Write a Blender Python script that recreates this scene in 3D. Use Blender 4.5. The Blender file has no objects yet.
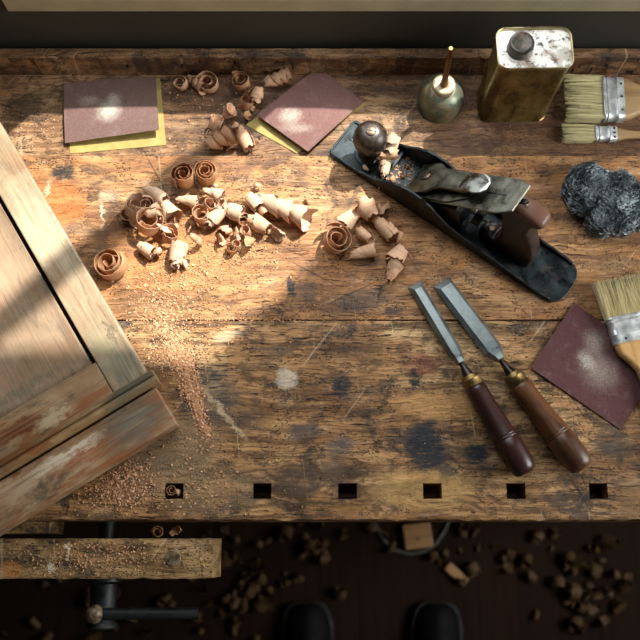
import bpy, bmesh, math, random
from mathutils import Vector, Matrix, noise as mnoise

PI = math.pi
S = bpy.context.scene
COL = S.collection
B = 0.90                       # height of the bench top above the floor
TH = math.radians(14.3); F = 879.0; H = 1.067
TR = -0.018                    # tray bottom, relative to bench top


def at(px, py, z=0.0):
    """point of the photograph -> world point at height z above the bench top"""
    a = (px - 320) / F; b = (320 - py) / F
    r = (a, math.sin(TH) + b * math.cos(TH), -math.cos(TH) + b * math.sin(TH))
    t = (z - H) / r[2]
    return Vector((r[0] * t, r[1] * t, z + B))

# ------------------------------------------------------------------ materials
def rgb(c):
    if isinstance(c, str):
        c = c.lstrip('#')
        v = [int(c[i:i + 2], 16) / 255 for i in (0, 2, 4)]
        v = [x / 12.92 if x <= .04045 else ((x + .055) / 1.055) ** 2.4 for x in v]
        return (*v, 1)
    return (*c, 1) if len(c) == 3 else c


class M:
    def __init__(s, name, rough=.6, metal=0.0, coords='Object'):
        s.m = bpy.data.materials.new(name); s.m.use_nodes = True
        s.nt = s.m.node_tree; s.N = s.nt.nodes; s.L = s.nt.links
        s.b = s.N['Principled BSDF']; s.out = s.N['Material Output']
        s.b.inputs['Roughness'].default_value = rough
        s.b.inputs['Metallic'].default_value = metal
        if coords == 'World':
            g = s.N.new('ShaderNodeNewGeometry'); s.co = g.outputs['Position']
        else:
            g = s.N.new('ShaderNodeTexCoord'); s.co = g.outputs[coords]

    def lk(s, v, sock):
        if isinstance(v, bpy.types.NodeSocket): s.L.new(v, sock)
        elif isinstance(v, str): sock.default_value = rgb(v)
        elif isinstance(v, (tuple, list)) and sock.type == 'RGBA': sock.default_value = rgb(v)
        else: sock.default_value = v

    def map(s, scale=(1, 1, 1), loc=(0, 0, 0), rot=(0, 0, 0), vec=None, typ='POINT'):
        n = s.N.new('ShaderNodeMapping'); n.vector_type = typ
        s.L.new(vec or s.co, n.inputs['Vector'])
        n.inputs['Scale'].default_value = scale; n.inputs['Location'].default_value = loc
        n.inputs['Rotation'].default_value = rot
        return n.outputs[0]

    def noise(s, vec=None, scale=5, detail=4, rough=.55, dist=0.0, color=False):
        n = s.N.new('ShaderNodeTexNoise')
        s.L.new(vec or s.co, n.inputs['Vector'])
        n.inputs['Scale'].default_value = scale; n.inputs['Detail'].default_value = detail
        n.inputs['Roughness'].default_value = rough; n.inputs['Distortion'].default_value = dist
        return n.outputs['Color' if color else 'Fac']

    def voro(s, vec=None, scale=5, feat='F1', out='Distance'):
        n = s.N.new('ShaderNodeTexVoronoi'); n.feature = feat
        s.L.new(vec or s.co, n.inputs['Vector']); n.inputs['Scale'].default_value = scale
        return n.outputs[out]

    def rng(s, v, a, b, c=0.0, d=1.0, smooth=True):
        n = s.N.new('ShaderNodeMapRange')
        if smooth: n.interpolation_type = 'SMOOTHSTEP'
        s.lk(v, n.inputs['Value'])
        for k, x in zip(('From Min', 'From Max', 'To Min', 'To Max'), (a, b, c, d)): n.inputs[k].default_value = x
        return n.outputs['Result']

    def math(s, op, a, b=0.0, clamp=False):
        n = s.N.new('ShaderNodeMath'); n.operation = op; n.use_clamp = clamp
        s.lk(a, n.inputs[0]); s.lk(b, n.inputs[1]); return n.outputs[0]

    def ramp(s, v, stops):
        n = s.N.new('ShaderNodeValToRGB'); s.lk(v, n.inputs[0])
        e = n.color_ramp.elements
        while len(e) < len(stops): e.new(.5)
        for k, (p, c) in enumerate(stops): e[k].position = p; e[k].color = rgb(c)
        return n.outputs['Color']

    def mix(s, f, a, b, blend='MIX'):
        n = s.N.new('ShaderNodeMix'); n.data_type = 'RGBA'; n.blend_type = blend
        s.lk(f, n.inputs[0]); s.lk(a, n.inputs[6]); s.lk(b, n.inputs[7]); return n.outputs[2]

    def bump(s, h, dist=.001, strength=1.0, prev=None):
        n = s.N.new('ShaderNodeBump'); s.L.new(h, n.inputs['Height'])
        n.inputs['Distance'].default_value = dist; n.inputs['Strength'].default_value = strength
        if prev is not None: s.L.new(prev, n.inputs['Normal'])
        return n.outputs[0]

    def vadd(s, a, b, k=1.0):
        sub = s.N.new('ShaderNodeVectorMath'); sub.operation = 'SUBTRACT'
        s.L.new(b, sub.inputs[0]); sub.inputs[1].default_value = (.5, .5, .5)
        sc = s.N.new('ShaderNodeVectorMath'); sc.operation = 'SCALE'; s.L.new(sub.outputs[0], sc.inputs[0]); sc.inputs['Scale'].default_value = k
        ad = s.N.new('ShaderNodeVectorMath'); ad.operation = 'ADD'; s.L.new(a, ad.inputs[0]); s.L.new(sc.outputs[0], ad.inputs[1])
        return ad.outputs[0]

    def spot(s, base, vec, c, r, ang=0, color='#222', strength=1.0, tex=None, edge=(.55, 1.05)):
        """a stain or painted-in shade with an outline of its own: ellipse of radii r at c, ragged by the warped coordinates"""
        mp = s.map(scale=(r[0], r[1], 10), loc=(c[0], c[1], c[2] if len(c) > 2 else B), rot=(0, 0, ang), vec=vec, typ='TEXTURE')
        ln = s.N.new('ShaderNodeVectorMath'); ln.operation = 'LENGTH'; s.L.new(mp, ln.inputs[0])
        f = s.rng(ln.outputs['Value'], edge[1], edge[0], 0, strength)
        if tex is not None: f = s.math('MULTIPLY', f, tex)
        return s.mix(f, base, color)

    def done(s, col=None, rough=None, bump=None):
        if col is not None: s.lk(col, s.b.inputs['Base Color'])
        if rough is not None: s.lk(rough, s.b.inputs['Roughness'])
        if bump is not None: s.L.new(bump, s.b.inputs['Normal'])
        return s.m


def bench_material(name, tones, dark, stains_and_shade, seed, crack=.5, world=True, worn=.35, grime=.75):
    m = M(name, .62, coords='World' if world else 'Object')
    m.b.inputs['Specular IOR Level'].default_value = .3
    off = (seed * 3.1, seed * 1.7, 0)
    warp = m.vadd(m.co, m.noise(m.map((5, 9, 9), off), 1, 4, .6, color=True), .035)
    g1 = m.noise(m.map((5, 85, 20), off, vec=warp), 1, 8, .68, .5)
    g2 = m.noise(m.map((26, 480, 60), off, vec=warp), 1, 5, .7, .4)
    tone = m.noise(m.map((6, 10, 9), off), 1, 6, .65, .8)
    col = m.ramp(tone, tones)
    col = m.mix(m.rng(g1, .44, .62, 0, .7), col, dark)
    # medium blotches of old grime, finish and wear
    mo = m.noise(m.map((38, 62, 30), (4, seed, 2)), 1, 8, .74, .4)
    col = m.mix(m.rng(mo, .51, .57, 0, grime * .72), col, '#33281e')
    pale = m.noise(m.map((13, 48, 10), (seed, 5, 1)), 1, 8, .74, .8)
    col = m.mix(m.rng(pale, .52, .64, 0, worn), col, '#c6a783')
    gr = m.noise(m.map((9, 16, 16), (7, seed, 2)), 1, 8, .7, .7)
    col = m.mix(m.rng(gr, .52, .64, 0, grime), col, '#2b221a')
    gb = m.noise(m.map((19, 26, 16), (1, seed, 9)), 1, 8, .7, .5)
    col = m.mix(m.rng(gb, .55, .61, 0, grime * .85), col, '#2a2c2e')
    col = m.mix(m.rng(g2, .46, .62, 0, .6), col, dark, 'MIX')
    # fine dark cracks along the grain
    ck = m.noise(m.map((30, 430, 40), (seed, 9, 3), vec=warp), 1, 3, .55, .6)
    ckm = m.rng(ck, .60, .66, 0, 1)
    gate = m.rng(m.noise(m.map((11, 18, 8), (1, seed, 7)), 1, 5, .65), .42, .58, .1, 1)
    ckm = m.math('MULTIPLY', ckm, gate)
    ds = m.rng(m.noise(m.map((95, 560, 40), (seed, 2, 3)), 1, 3, .55, .4), .63, .68, 0, 1)
    ckm = m.math('MAXIMUM', ckm, m.math('MULTIPLY', ds, .8))
    col = m.mix(m.math('MULTIPLY', ckm, crack + .5, True), col, '#170e08')
    # specks and pits
    sp = m.voro(m.map((1, 1.6, 1)), 230)
    spg = m.rng(m.noise(m.map((30, 30, 30)), 1, 3), .46, .58)
    spm = m.math('MULTIPLY', m.rng(sp, .34, .2), spg)
    col = m.mix(m.math('MULTIPLY', spm, .85), col, '#1d130c')
    # scratches in several directions, pale and dark
    for k, rot in enumerate([1.05, 2.2, .5, 1.45, 2.7]):
        v = m.map((5, 210, 1), (k * 2.3 + seed, k, 0), vec=m.map(rot=(0, 0, rot)))
        sn = m.rng(m.noise(v, 1, 3, .5, .35), .69, .73)
        col = m.mix(m.math('MULTIPLY', sn, .28 if k % 2 else .6), col, '#dcc6a6' if k % 2 else '#20160f')
    wv = m.vadd(m.co, m.noise(m.map((70, 110, 60)), 1, 7, .78, color=True), .03)
    tex = m.rng(m.noise(m.map((60, 200, 50)), 1, 5, .75), .36, .52, .45, 1)
    for st in stains_and_shade:
        (px, py, rx, ry, ang, c, k) = st
        p = at(px, py)
        col = m.spot(col, wv, (p.x, p.y, B), (rx / 800, ry / 780), ang, c, min(1, k * 1.1), tex)
    hgt = m.math('ADD', m.math('MULTIPLY', g2, .5), m.math('MULTIPLY', ckm, -1.1))
    hgt = m.math('ADD', hgt, m.math('MULTIPLY', spm, -1.0))
    hgt = m.math('ADD', hgt, m.math('MULTIPLY', g1, .8))
    rf = m.rng(tone, .3, .7, .48, .7)
    return m.done(col, rf, m.bump(hgt, .0014, .8))


DK = '#1c2023'
ST_BACK = [(62, 173, 16, 11, .2, DK, .85), (92, 198, 9, 5, 0, '#2a2520', .7), (90, 172, 12, 4, 0, '#3a3530', .5), (110, 178, 14, 4, 0, '#3a3028', .4),
           (30, 228, 18, 7, 0, '#c9875a', .5), (291, 288, 5, 12, .15, '#20242a', .9), (305, 290, 14, 13, 0, '#3b3a38', .55),
           (365, 300, 34, 14, .1, '#39393a', .6), (392, 313, 10, 8, 0, '#2b2d30', .7), (75, 230, 22, 9, -.1, '#7a6a5a', .35),
           (380, 293, 2, 14, -.15, '#1b1410', .8), (330, 190, 5, 26, .4, '#3a332c', .5), (545, 172, 14, 5, 0, '#2f2a26', .6),
           (500, 262, 16, 8, 0, '#4a3626', .4), (615, 265, 30, 12, 0, '#4a3828', .4), (50, 205, 45, 30, 0, '#b8682f', .55),
           (170, 255, 80, 50, 0, '#c88a4e', .3), (355, 195, 4, 22, -.5, '#40362c', .55), (108, 196, 12, 8, 0, '#c8bfb4', .2),
           (102, 215, 2, 18, .05, '#d9c2a8', .6), (45, 195, 2, 22, -.2, '#d9c2a8', .5)]
ST_FRONT = [(426, 447, 24, 30, .2, '#23272b', .95), (477, 454, 15, 14, 0, '#23272b', .9), (449, 471, 10, 7, 0, '#262a2e', .8),
            (303, 432, 18, 10, 0, '#3a3a3c', .7), (341, 445, 14, 10, .3, '#474b50', .6), (234, 506, 7, 12, 0, '#262320', .8),
            (341, 386, 11, 15, 0, '#1e2328', .85), (287, 379, 13, 13, .5, '#c8c0ac', .55), (227, 336, 18, 6, .2, '#c8b898', .4),
            (423, 366, 20, 14, 0, '#6e2f22', .5), (414, 378, 8, 11, 0, '#1c2226', .85), (405, 352, 9, 18, 0, '#3a2a22', .4),
            (612, 440, 20, 22, 0, '#3b352e', .7), (590, 475, 30, 10, 0, '#3a2c1c', .35), (352, 350, 40, 6, 0, '#3a2d20', .5),
            (270, 350, 26, 5, 0, '#46423c', .45), (372, 430, 4, 30, .25, '#2c2620', .55), (210, 395, 34, 34, 0, '#4d4a44', .55),
            (240, 420, 30, 18, 0, '#54483a', .4), (160, 450, 70, 38, .2, '#8b7458', .6), (210, 490, 60, 30, 0, '#7d6a50', .45),
            (520, 480, 60, 16, 0, '#6b4a26', .3), (440, 405, 60, 16, 0, '#c8995e', .35), (420, 490, 60, 22, 0, '#c8a262', .4),
            (300, 480, 26, 20, 0, '#5a4a3c', .4), (335, 470, 14, 30, 0, '#6f5a48', .35), (385, 400, 3, 28, -.35, '#2c2620', .6),
            (640, 500, 30, 20, 0, '#a07a4a', .3), (560, 360, 26, 18, 0, '#b07a44', .35), (225, 415, 3, 40, .7, '#d0b890', .5)]
mBack = bench_material('bench_board_orange', [(.32, '#8a5a33'), (.5, '#b18150'), (.68, '#c69c6d')], '#62402a', ST_BACK, 2.0, .4, worn=.4, grime=.5)
mFront = bench_material('bench_board_tan', [(.32, '#6b4828'), (.5, '#ac8152'), (.66, '#cdaa79')], '#452d1a', ST_FRONT, 5.3, .7, worn=.4, grime=.85)
mTray = bench_material('tray_board_brown', [(.3, '#775638'), (.5, '#96704c'), (.7, '#b0916c')], '#553a28', [(20, 100, 26, 20, 0, '#1f1c1a', .6), (470, 140, 40, 14, 0, '#352820', .5), (560, 80, 30, 14, 0, '#3a2a20', .4), (540, 130, 170, 34, 0, '#4e3423', .6), (470, 90, 60, 20, 0, '#463226', .5), (120, 86, 120, 8, 0, '#3a2c20', .5), (370, 84, 90, 8, 0, '#3a2c20', .5)], 8.1, .5, worn=.25)  # brown stains, plus painted shade: strips below the rail, patch at left end
mRail = bench_material('rail_wood_dark', [(.3, '#6a4a30'), (.5, '#8f6b48'), (.7, '#a88862')], '#40291a', [(112, 54, 12, 5, 0, '#25282c', .9), (240, 51, 12, 3, 0, '#b8b4aa', .7), (480, 52, 14, 4, 0, '#3a3c44', .7), (345, 50, 14, 3, 0, '#25221e', .8), (95, 48, 8, 3, 0, '#c5b9a4', .6)], 11.7, .6, worn=.35)
mJaw = bench_material('jaw_wood', [(.3, '#8a6c46'), (.5, '#b0905f'), (.7, '#c8a97c')], '#4d3319', [(30, 552, 12, 8, 0, '#23221f', .8), (95, 553, 16, 8, 0, '#3a342c', .6), (10, 570, 12, 10, 0, '#a5652c', .6), (66, 552, 2, 9, .1, '#e8dfc8', .8), (50, 568, 2, 5, 0, '#e8dfc8', .8)], 15.0, .6)


def simple_wood(name, light, mid, dark, axis='X', sc=1.0, rough=.45, spec=.5, coat=0.0, seed=0, gr=.8, bumpd=.0003):
    m = M(name, rough)
    m.b.inputs['Specular IOR Level'].default_value = spec
    if coat: m.b.inputs['Coat Weight'].default_value = coat; m.b.inputs['Coat Roughness'].default_value = .25
    k = {'X': (6, 120, 120), 'Y': (120, 6, 120), 'Z': (120, 120, 6)}[axis]
    k = tuple(x * sc for x in k)
    g = m.noise(m.map(k, (seed, seed * 2, 0)), 1, 6, .6, .5)
    t = m.noise(None, 25 * sc, 4, .6)
    col = m.ramp(t, [(.3, mid), (.7, light)])
    col = m.mix(m.rng(g, .42, .68, 0, gr), col, dark)
    return m.done(col, None, m.bump(g, bumpd, .6))


mRose = simple_wood('rosewood_dark', '#3a1c16', '#28110e', '#120706', 'X', 1, .38, .45, .1)
mBrownW = simple_wood('handle_brown_wood', '#68401f', '#4a2c17', '#24130a', 'X', 1, .42, .45, .08, 3)
mTote = simple_wood('tote_rosewood', '#341d14', '#20110c', '#0e0705', 'Z', 1, .42, .45, .05, 5)
def worn_tip(mat, z0, z1, c):
    nt = mat.node_tree; L = nt.links; b = nt.nodes['Principled BSDF']
    src = b.inputs['Base Color'].links[0].from_socket
    tc = nt.nodes.new('ShaderNodeTexCoord'); sx = nt.nodes.new('ShaderNodeSeparateXYZ'); L.new(tc.outputs['Object'], sx.inputs[0])
    mr = nt.nodes.new('ShaderNodeMapRange'); L.new(sx.outputs[2], mr.inputs[0]); mr.inputs[1].default_value = z0; mr.inputs[2].default_value = z1; mr.inputs[4].default_value = .7
    mx = nt.nodes.new('ShaderNodeMix'); mx.data_type = 'RGBA'; L.new(mr.outputs[0], mx.inputs[0]); L.new(src, mx.inputs[6]); mx.inputs[7].default_value = rgb(c)
    L.new(mx.outputs[2], b.inputs['Base Color'])


worn_tip(mTote, .098, .108, '#7a5442')      # the horn is rubbed pale by the hand
mKnob = simple_wood('knob_dark_wood', '#241c16', '#140f0c', '#4a3c2e', 'Z', 1.6, .38, .45, .1, 7, .5)
mBeech = simple_wood('brush_handle_beech', '#c9a06a', '#b58850', '#8a6038', 'X', .8, .45, .4, .15, 2, .6)
mPaleH = simple_wood('brush_handle_pale', '#a3875f', '#8f744f', '#6a5238', 'X', .8, .5, .4, 0, 4, .6)
mFloor = None


def shaving_material(name, a, b, c):
    m = M(name, .6, coords='UV')
    m.b.inputs['Specular IOR Level'].default_value = .3
    g = m.noise(m.map((30, 700, 1)), 1, 4, .6, .2)
    t = m.noise(m.map((60, 90, 1)), 1, 4, .6)
    col = m.ramp(t, [(.3, a), (.6, b)])
    col = m.mix(m.rng(g, .45, .7, 0, .45), col, c)
    m.lk(col, m.b.inputs['Base Color'])
    m.L.new(m.bump(g, .0003, .5), m.b.inputs['Normal'])
    tr = m.N.new('ShaderNodeBsdfTranslucent'); m.lk(m.mix(.6, col, '#d98a50', 'MULTIPLY'), tr.inputs['Color'])
    ms = m.N.new('ShaderNodeMixShader'); ms.inputs[0].default_value = .28
    m.L.new(m.b.outputs[0], ms.inputs[1]); m.L.new(tr.outputs[0], ms.inputs[2]); m.L.new(ms.outputs[0], m.out.inputs['Surface'])
    return m.m


mShA = shaving_material('wood_shaving_pale', '#d0a27c', '#dfbb99', '#a8744a')
mShB = shaving_material('wood_shaving_tan', '#bd8a5e', '#cfa27a', '#8c5a34')
mShC = shaving_material('wood_shaving_cream', '#d9b492', '#e6c9ab', '#b5835c')
mShF = shaving_material('wood_shaving_floor_dimmed', '#4a3620', '#5c462a', '#2c1f12')  # darkened copy of the shaving colours; the floor's dim light is painted in


def metal(name, a, b, rough=.3, sc=60, rust=None, rk=.5, metal=1.0, bumpd=.0002, seed=0, grain=None):
    m = M(name, rough, metal)
    v = m.map(grain or (1, 1, 1), (seed, 0, 0))
    t = m.noise(v, sc, 5, .65, .3)
    col = m.ramp(t, [(.35, a), (.65, b)])
    r = m.rng(t, .3, .7, max(.05, rough - .1), min(1, rough + .18))
    if rust:
        n = m.noise(m.map((1, 1, 1), (seed + 4, 3, 2)), sc * 1.7, 6, .7)
        f = m.rng(n, .52, .66, 0, rk)
        col = m.mix(f, col, rust)
        m.lk(m.math('SUBTRACT', metal, m.math('MULTIPLY', f, metal * .8), True), m.b.inputs['Metallic'])
        r = m.math('MAXIMUM', r, m.math('MULTIPLY', f, .8))
    return m.done(col, r, m.bump(t, bumpd, .5))


mIron = metal('plane_cast_iron', '#12171a', '#2c383c', .36, 60, '#57493a', .45, .5, .0003)
mSteelW = metal('worn_steel', '#5f5f54', '#86867b', .36, 70, '#3a3128', .55, .95, .0002, 2, )
mLever = metal('lever_cap_steel', '#525146', '#7b7a6c', .36, 55, '#2f2a22', .5, .9, .0002, 6)
mChisel = metal('chisel_steel', '#687070', '#8d9696', .33, 45, '#4a4e4c', .3, .85, .00004, 9)
mNeck = metal('dark_steel', '#2b2826', '#4a4540', .3, 70, None, 0, .9)
mBrass = metal('brass_aged', '#6b5735', '#947c50', .38, 60, '#4a3618', .3, 1.0, .00003)
mNut = metal('nut_copper_dull', '#5f4a3a', '#94806a', .36, 60, None, 0, .9, .00003)
mTab = metal('cam_polished_steel', '#8f918c', '#b4b6b0', .24, 50, None, 0, 1.0, .00003)
mFerr = metal('nickel_ferrule', '#a3a8a8', '#cfd3d2', .36, 60, '#5a564e', .25, .6, .00005, 3)
mTin = None
mBlackM = metal('vise_iron_dark', '#0f1413', '#1c2321', .5, 60, None, 0, .3)
mKnobOld = metal('ball_iron_worn', '#3a2d20', '#8a775c', .45, 120, None, 0, .4)


def tin_mat():
    m = M('tin_can_amber_metal', .3, .8)
    t = m.noise(m.map((1, 1, .5)), 35, 5, .65, .5)
    col = m.ramp(t, [(.35, '#4b3c20'), (.55, '#7b683c'), (.7, '#8f8058')])
    n = m.noise(m.map((1, 1, .8), (3, 4, 1)), 60, 6, .72)
    f = m.rng(n, .56, .66, 0, .8)
    col = m.mix(f, col, '#20150c')
    m.lk(m.rng(f, 0, 1, .72, .3), m.b.inputs['Metallic'])
    return m.done(col, m.rng(t, .3, .7, .2, .42), m.bump(t, .0004, .4))


def tintop_mat():
    m = M('tin_can_top_flaking', .5, .25)
    t = m.noise(None, 110, 7, .75, .4)
    f = m.rng(t, .53, .60)
    big = m.rng(m.noise(m.map((1, 1, 1), (2, 8, 0)), 40, 4, .6), .5, .62)
    col = m.mix(f, '#e4e2da', '#4e4a44')
    col = m.mix(m.math('MULTIPLY', big, .55), col, '#7a6a5a')
    rr = m.rng(m.noise(m.map((1, 1, 1), (7, 1, 0)), 60, 4), .56, .66, 0, .7)
    col = m.mix(rr, col, '#6e4026')
    return m.done(col, m.rng(t, .4, .6, .35, .7), m.bump(t, .0004, .6))


def oil_mat():
    m = M('oil_can_aged_green_metal', .38, .55)
    t = m.noise(m.map((1, 1, 1)), 45, 6, .65, .6)
    col = m.ramp(t, [(.3, '#39433a'), (.46, '#6f7a6a'), (.58, '#7a6a4a'), (.72, '#949a8c')])
    return m.done(col, m.rng(t, .3, .7, .3, .5), m.bump(t, .0004, .5))


mTin = tin_mat(); mTinTop = tintop_mat(); mOil = oil_mat()
mCollar = metal('oil_can_collar_pale', '#9a8b70', '#c4b89e', .5, 120, '#7a5a34', .6, .5)
mCapR = metal('can_cap_worn', '#2b2926', '#5a5650', .4, 80, '#8b6547', .5, .6)


def grit_mat(name, c, spots):
    m = M(name, .85)
    m.b.inputs['Specular IOR Level'].default_value = .3
    n = m.noise(None, 1500, 2, .6)
    l = m.noise(None, 70, 5, .65, .4)
    col = m.ramp(n, [(.38, c[0]), (.62, c[1])])
    col = m.mix(m.rng(l, .5, .75, 0, .25), col, '#8a7a72')
    wv = m.vadd(m.co, m.noise(None, 180, 6, .75, color=True), .02)
    tex = m.rng(m.noise(None, 700, 3, .7), .3, .62, .2, 1)
    for (x, y, rx, ry, a, k) in spots:
        col = m.spot(col, wv, (x, y, 0), (rx, ry), a, '#d6d2c2', k, tex, (.05, 1.1))
    return m.done(col, None, m.bump(n, .0003, .8))


def yellow_mat():
    m = M('sandpaper_yellow_backing', .75)
    n = m.noise(None, 90, 5, .6)
    return m.done(m.ramp(n, [(.3, '#8c7a3e'), (.7, '#a59256')]))


mYellow = yellow_mat()


def steelwool_mat(name, a, b):
    m = M(name, .42, .75)
    n = m.noise(None, 700, 4, .7, .5); n2 = m.noise(None, 60, 4, .6)
    col = m.ramp(n, [(.35, a), (.65, b)])
    return m.done(col, None, m.bump(m.math('ADD', n, n2), .0016, 1))


mWool = steelwool_mat('steel_wool_mat', '#12181a', '#2e383b')
mWoolF = metal('steel_wool_fibre', '#4f585b', '#858f91', .4, 40, None, 0, .8)


def bristle_mat(name, a, b, c):
    m = M(name, .55)
    n = m.noise(m.map((.05, 1, 1)), 420, 3, .6)
    return m.done(m.ramp(n, [(.3, a), (.5, b), (.7, c)]))


mCore = bristle_mat('bristle_core_gap_shade', '#3d3722', '#57502f', '#6a6240')  # darker than the strands: shade in their gaps is put into this colour
mBrist = bristle_mat('hog_bristle_olive', '#6a6240', '#a39a6c', '#c6be92')
mBrist2 = bristle_mat('hog_bristle_straw', '#7d6d44', '#b9a776', '#dccda0')


def sawdust_mat(name, a, b, c):
    m = M(name, .8)
    n = m.noise(None, 330, 2, .6)
    return m.done(m.ramp(n, [(.3, a), (.5, b), (.7, c)]))


mDust = sawdust_mat('sawdust_grains', '#a06f48', '#bf9068', '#d6b08c')


def door_mat(name, along, patches, base=('#8a785e', '#a8967a', '#b9a98c'), seed=0):
    """worn painted wood; object coordinates, grain along 'u' (x) or 'v' (y)"""
    m = M(name, .55)
    m.b.inputs['Specular IOR Level'].default_value = .35
    k = (5, 130, 50) if along == 'u' else (130, 5, 50)
    g = m.noise(m.map(k, (seed, seed, 0)), 1, 6, .65, .5)
    kk = (10, 340, 50) if along == 'u' else (340, 10, 50)
    g2 = m.noise(m.map(kk, (seed, 2, 0)), 1, 4, .6)
    t = m.noise(m.map((1, 1, 1), (seed, 0, 3)), 14, 5, .62, .5)
    col = m.ramp(t, [(.3, base[0]), (.5, base[1]), (.7, base[2])])
    col = m.mix(m.rng(g, .48, .7, 0, .5), col, '#6a4f36')
    ks = (9, 45, 20) if along == 'u' else (45, 9, 20)
    gp = m.noise(m.map(ks, (seed * 2, 7, 0)), 1, 7, .7, .6)
    col = m.mix(m.rng(gp, .50, .60, 0, .8 if along == 'u' else .3), col, '#854f29')
    gp2 = m.noise(m.map(ks, (seed * 2 + 5, 1, 0)), 1, 7, .7, .6)
    col = m.mix(m.rng(gp2, .55, .64, 0, .65 if along == 'u' else .35), col, '#3d3c33')
    col = m.mix(m.rng(g2, .58, .7, 0, .45), col, '#4a3826')
    wk = (55, 110, 50) if along == 'u' else (110, 55, 50)
    wv = m.vadd(m.co, m.noise(m.map(wk), 1, 6, .75, color=True), .05)
    tex = m.rng(m.noise(m.map(kk), 1, 4, .7), .3, .55, .25, 1)
    for (x, y, rx, ry, c, kf) in patches:
        col = m.spot(col, wv, (x, y, 0), (rx, ry), 0, c, kf, tex, (.4, 1.15))
    return m.done(col, m.rng(t, .3, .7, .45, .65), m.bump(m.math('ADD', g, g2), .0005, .7))


def wall_mat(name, a, b, rough=.7, sc=6):
    m = M(name, rough)
    n = m.noise(None, sc, 5, .6); p = m.noise(None, 220, 2, .5)
    return m.done(m.ramp(n, [(.35, a), (.65, b)]), None, m.bump(p, .0003, .4))


mWall = wall_mat('wall_paint_dark_green_grey', '#24251c', '#2b2c22')
mSill = wall_mat('sill_paint_beige', '#8f866c', '#9d9479', .55, 20)


def floor_mat():
    m = M('floor_boards_dark', .85, coords='World'); m.b.inputs['Specular IOR Level'].default_value = .12
    g = m.noise(m.map((70, 4, 10)), 1, 6, .6, .5)
    t = m.noise(m.map((4, 2, 1)), 1, 4, .6)
    col = m.ramp(t, [(.3, '#190e07'), (.7, '#24150b')])
    col = m.mix(m.rng(g, .4, .7, 0, .7), col, '#150c07')
    sx = m.N.new('ShaderNodeSeparateXYZ'); m.L.new(m.co, sx.inputs[0])
    fr = m.math('FRACT', m.math('MULTIPLY', sx.outputs[0], 1 / .085))
    seam = m.rng(m.math('ABSOLUTE', m.math('SUBTRACT', fr, .5)), .485, .497)
    col = m.mix(seam, col, '#050302')
    return m.done(col, None, m.bump(m.math('SUBTRACT', g, seam), .001, .6))


mFloor = floor_mat()

# ------------------------------------------------------------------ helpers
def link(name, me, mat, parent=None, smooth=True, loc=None, rot=None):
    o = bpy.data.objects.new(name, me); COL.objects.link(o)
    if mat is not None:
        for mm in (mat if isinstance(mat, (list, tuple)) else [mat]): me.materials.append(mm)
    if smooth: me.polygons.foreach_set('use_smooth', [True] * len(me.polygons))
    if parent: o.parent = parent
    if loc is not None: o.location = loc
    if rot is not None: o.rotation_euler = rot
    return o


def obj(name, bm, mat, parent=None, smooth=False, loc=None, rot=None, bevel=0, seg=2, sub=0, auto=None):
    bmesh.ops.recalc_face_normals(bm, faces=bm.faces)
    me = bpy.data.meshes.new(name); bm.to_mesh(me); bm.free()
    o = link(name, me, mat, parent, smooth or auto is not None, loc, rot)
    if bevel:
        b = o.modifiers.new('bevel', 'BEVEL'); b.width = bevel; b.segments = seg; b.limit_method = 'ANGLE'; b.angle_limit = .6; b.harden_normals = False
    if sub:
        s_ = o.modifiers.new('sub', 'SUBSURF'); s_.levels = sub; s_.render_levels = sub
    if auto is not None:
        me.set_sharp_from_angle(angle=auto)
    return o


def thing(name, label, cat, loc=(0, 0, 0), rot=(0, 0, 0), group=None):
    o = bpy.data.objects.new(name, None); COL.objects.link(o)
    o.empty_display_size = .02
    o.location = loc; o.rotation_euler = rot
    return tag(o, label, cat, group)


def tag(o, label, cat, group=None, kind=None):
    o['label'] = label; o['category'] = cat
    if group: o['group'] = group
    if kind: o['kind'] = kind
    return o


def box(bm, x0, x1, y0, y1, z0, z1, mtx=None):
    vs = [bm.verts.new((x, y, z)) for x in (x0, x1) for y in (y0, y1) for z in (z0, z1)]
    for f in ((0, 1, 3, 2), (4, 6, 7, 5), (0, 4, 5, 1), (2, 3, 7, 6), (0, 2, 6, 4), (1, 5, 7, 3)):
        bm.faces.new([vs[i] for i in f])
    if mtx is not None: bmesh.ops.transform(bm, matrix=mtx, verts=vs)
    return vs


def nb(): return bmesh.new()


def prism(bm, pts, fn):
    """pts: 2D outline; fn(p, side 0/1) -> 3D point; closed solid"""
    a = [bm.verts.new(fn(p, 0)) for p in pts]; b = [bm.verts.new(fn(p, 1)) for p in pts]
    n = len(pts)
    bm.faces.new(a); bm.faces.new(b[::-1])
    for i in range(n): bm.faces.new((a[i], a[(i + 1) % n], b[(i + 1) % n], b[i]))
    return a + b


def lathe(bm, prof, seg=40, mtx=None, cap0=True, cap1=True):
    rings = []
    for r, z in prof:
        rings.append([bm.verts.new((r * math.cos(2 * PI * k / seg), r * math.sin(2 * PI * k / seg), z)) for k in range(seg)])
    for a, b in zip(rings, rings[1:]):
        for k in range(seg): bm.faces.new((a[k], a[(k + 1) % seg], b[(k + 1) % seg], b[k]))
    if cap0: bm.faces.new(rings[0][::-1])
    if cap1: bm.faces.new(rings[-1])
    vs = [v for r in rings for v in r]
    if mtx is not None: bmesh.ops.transform(bm, matrix=mtx, verts=vs)
    return vs


def loft(bm, rings, cap=True):
    R = [[bm.verts.new(p) for p in r] for r in rings]
    n = len(R[0])
    for a, b in zip(R, R[1:]):
        for k in range(n): bm.faces.new((a[k], a[(k + 1) % n], b[(k + 1) % n], b[k]))
    if cap: bm.faces.new(R[0][::-1]); bm.faces.new(R[-1])
    return R


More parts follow.
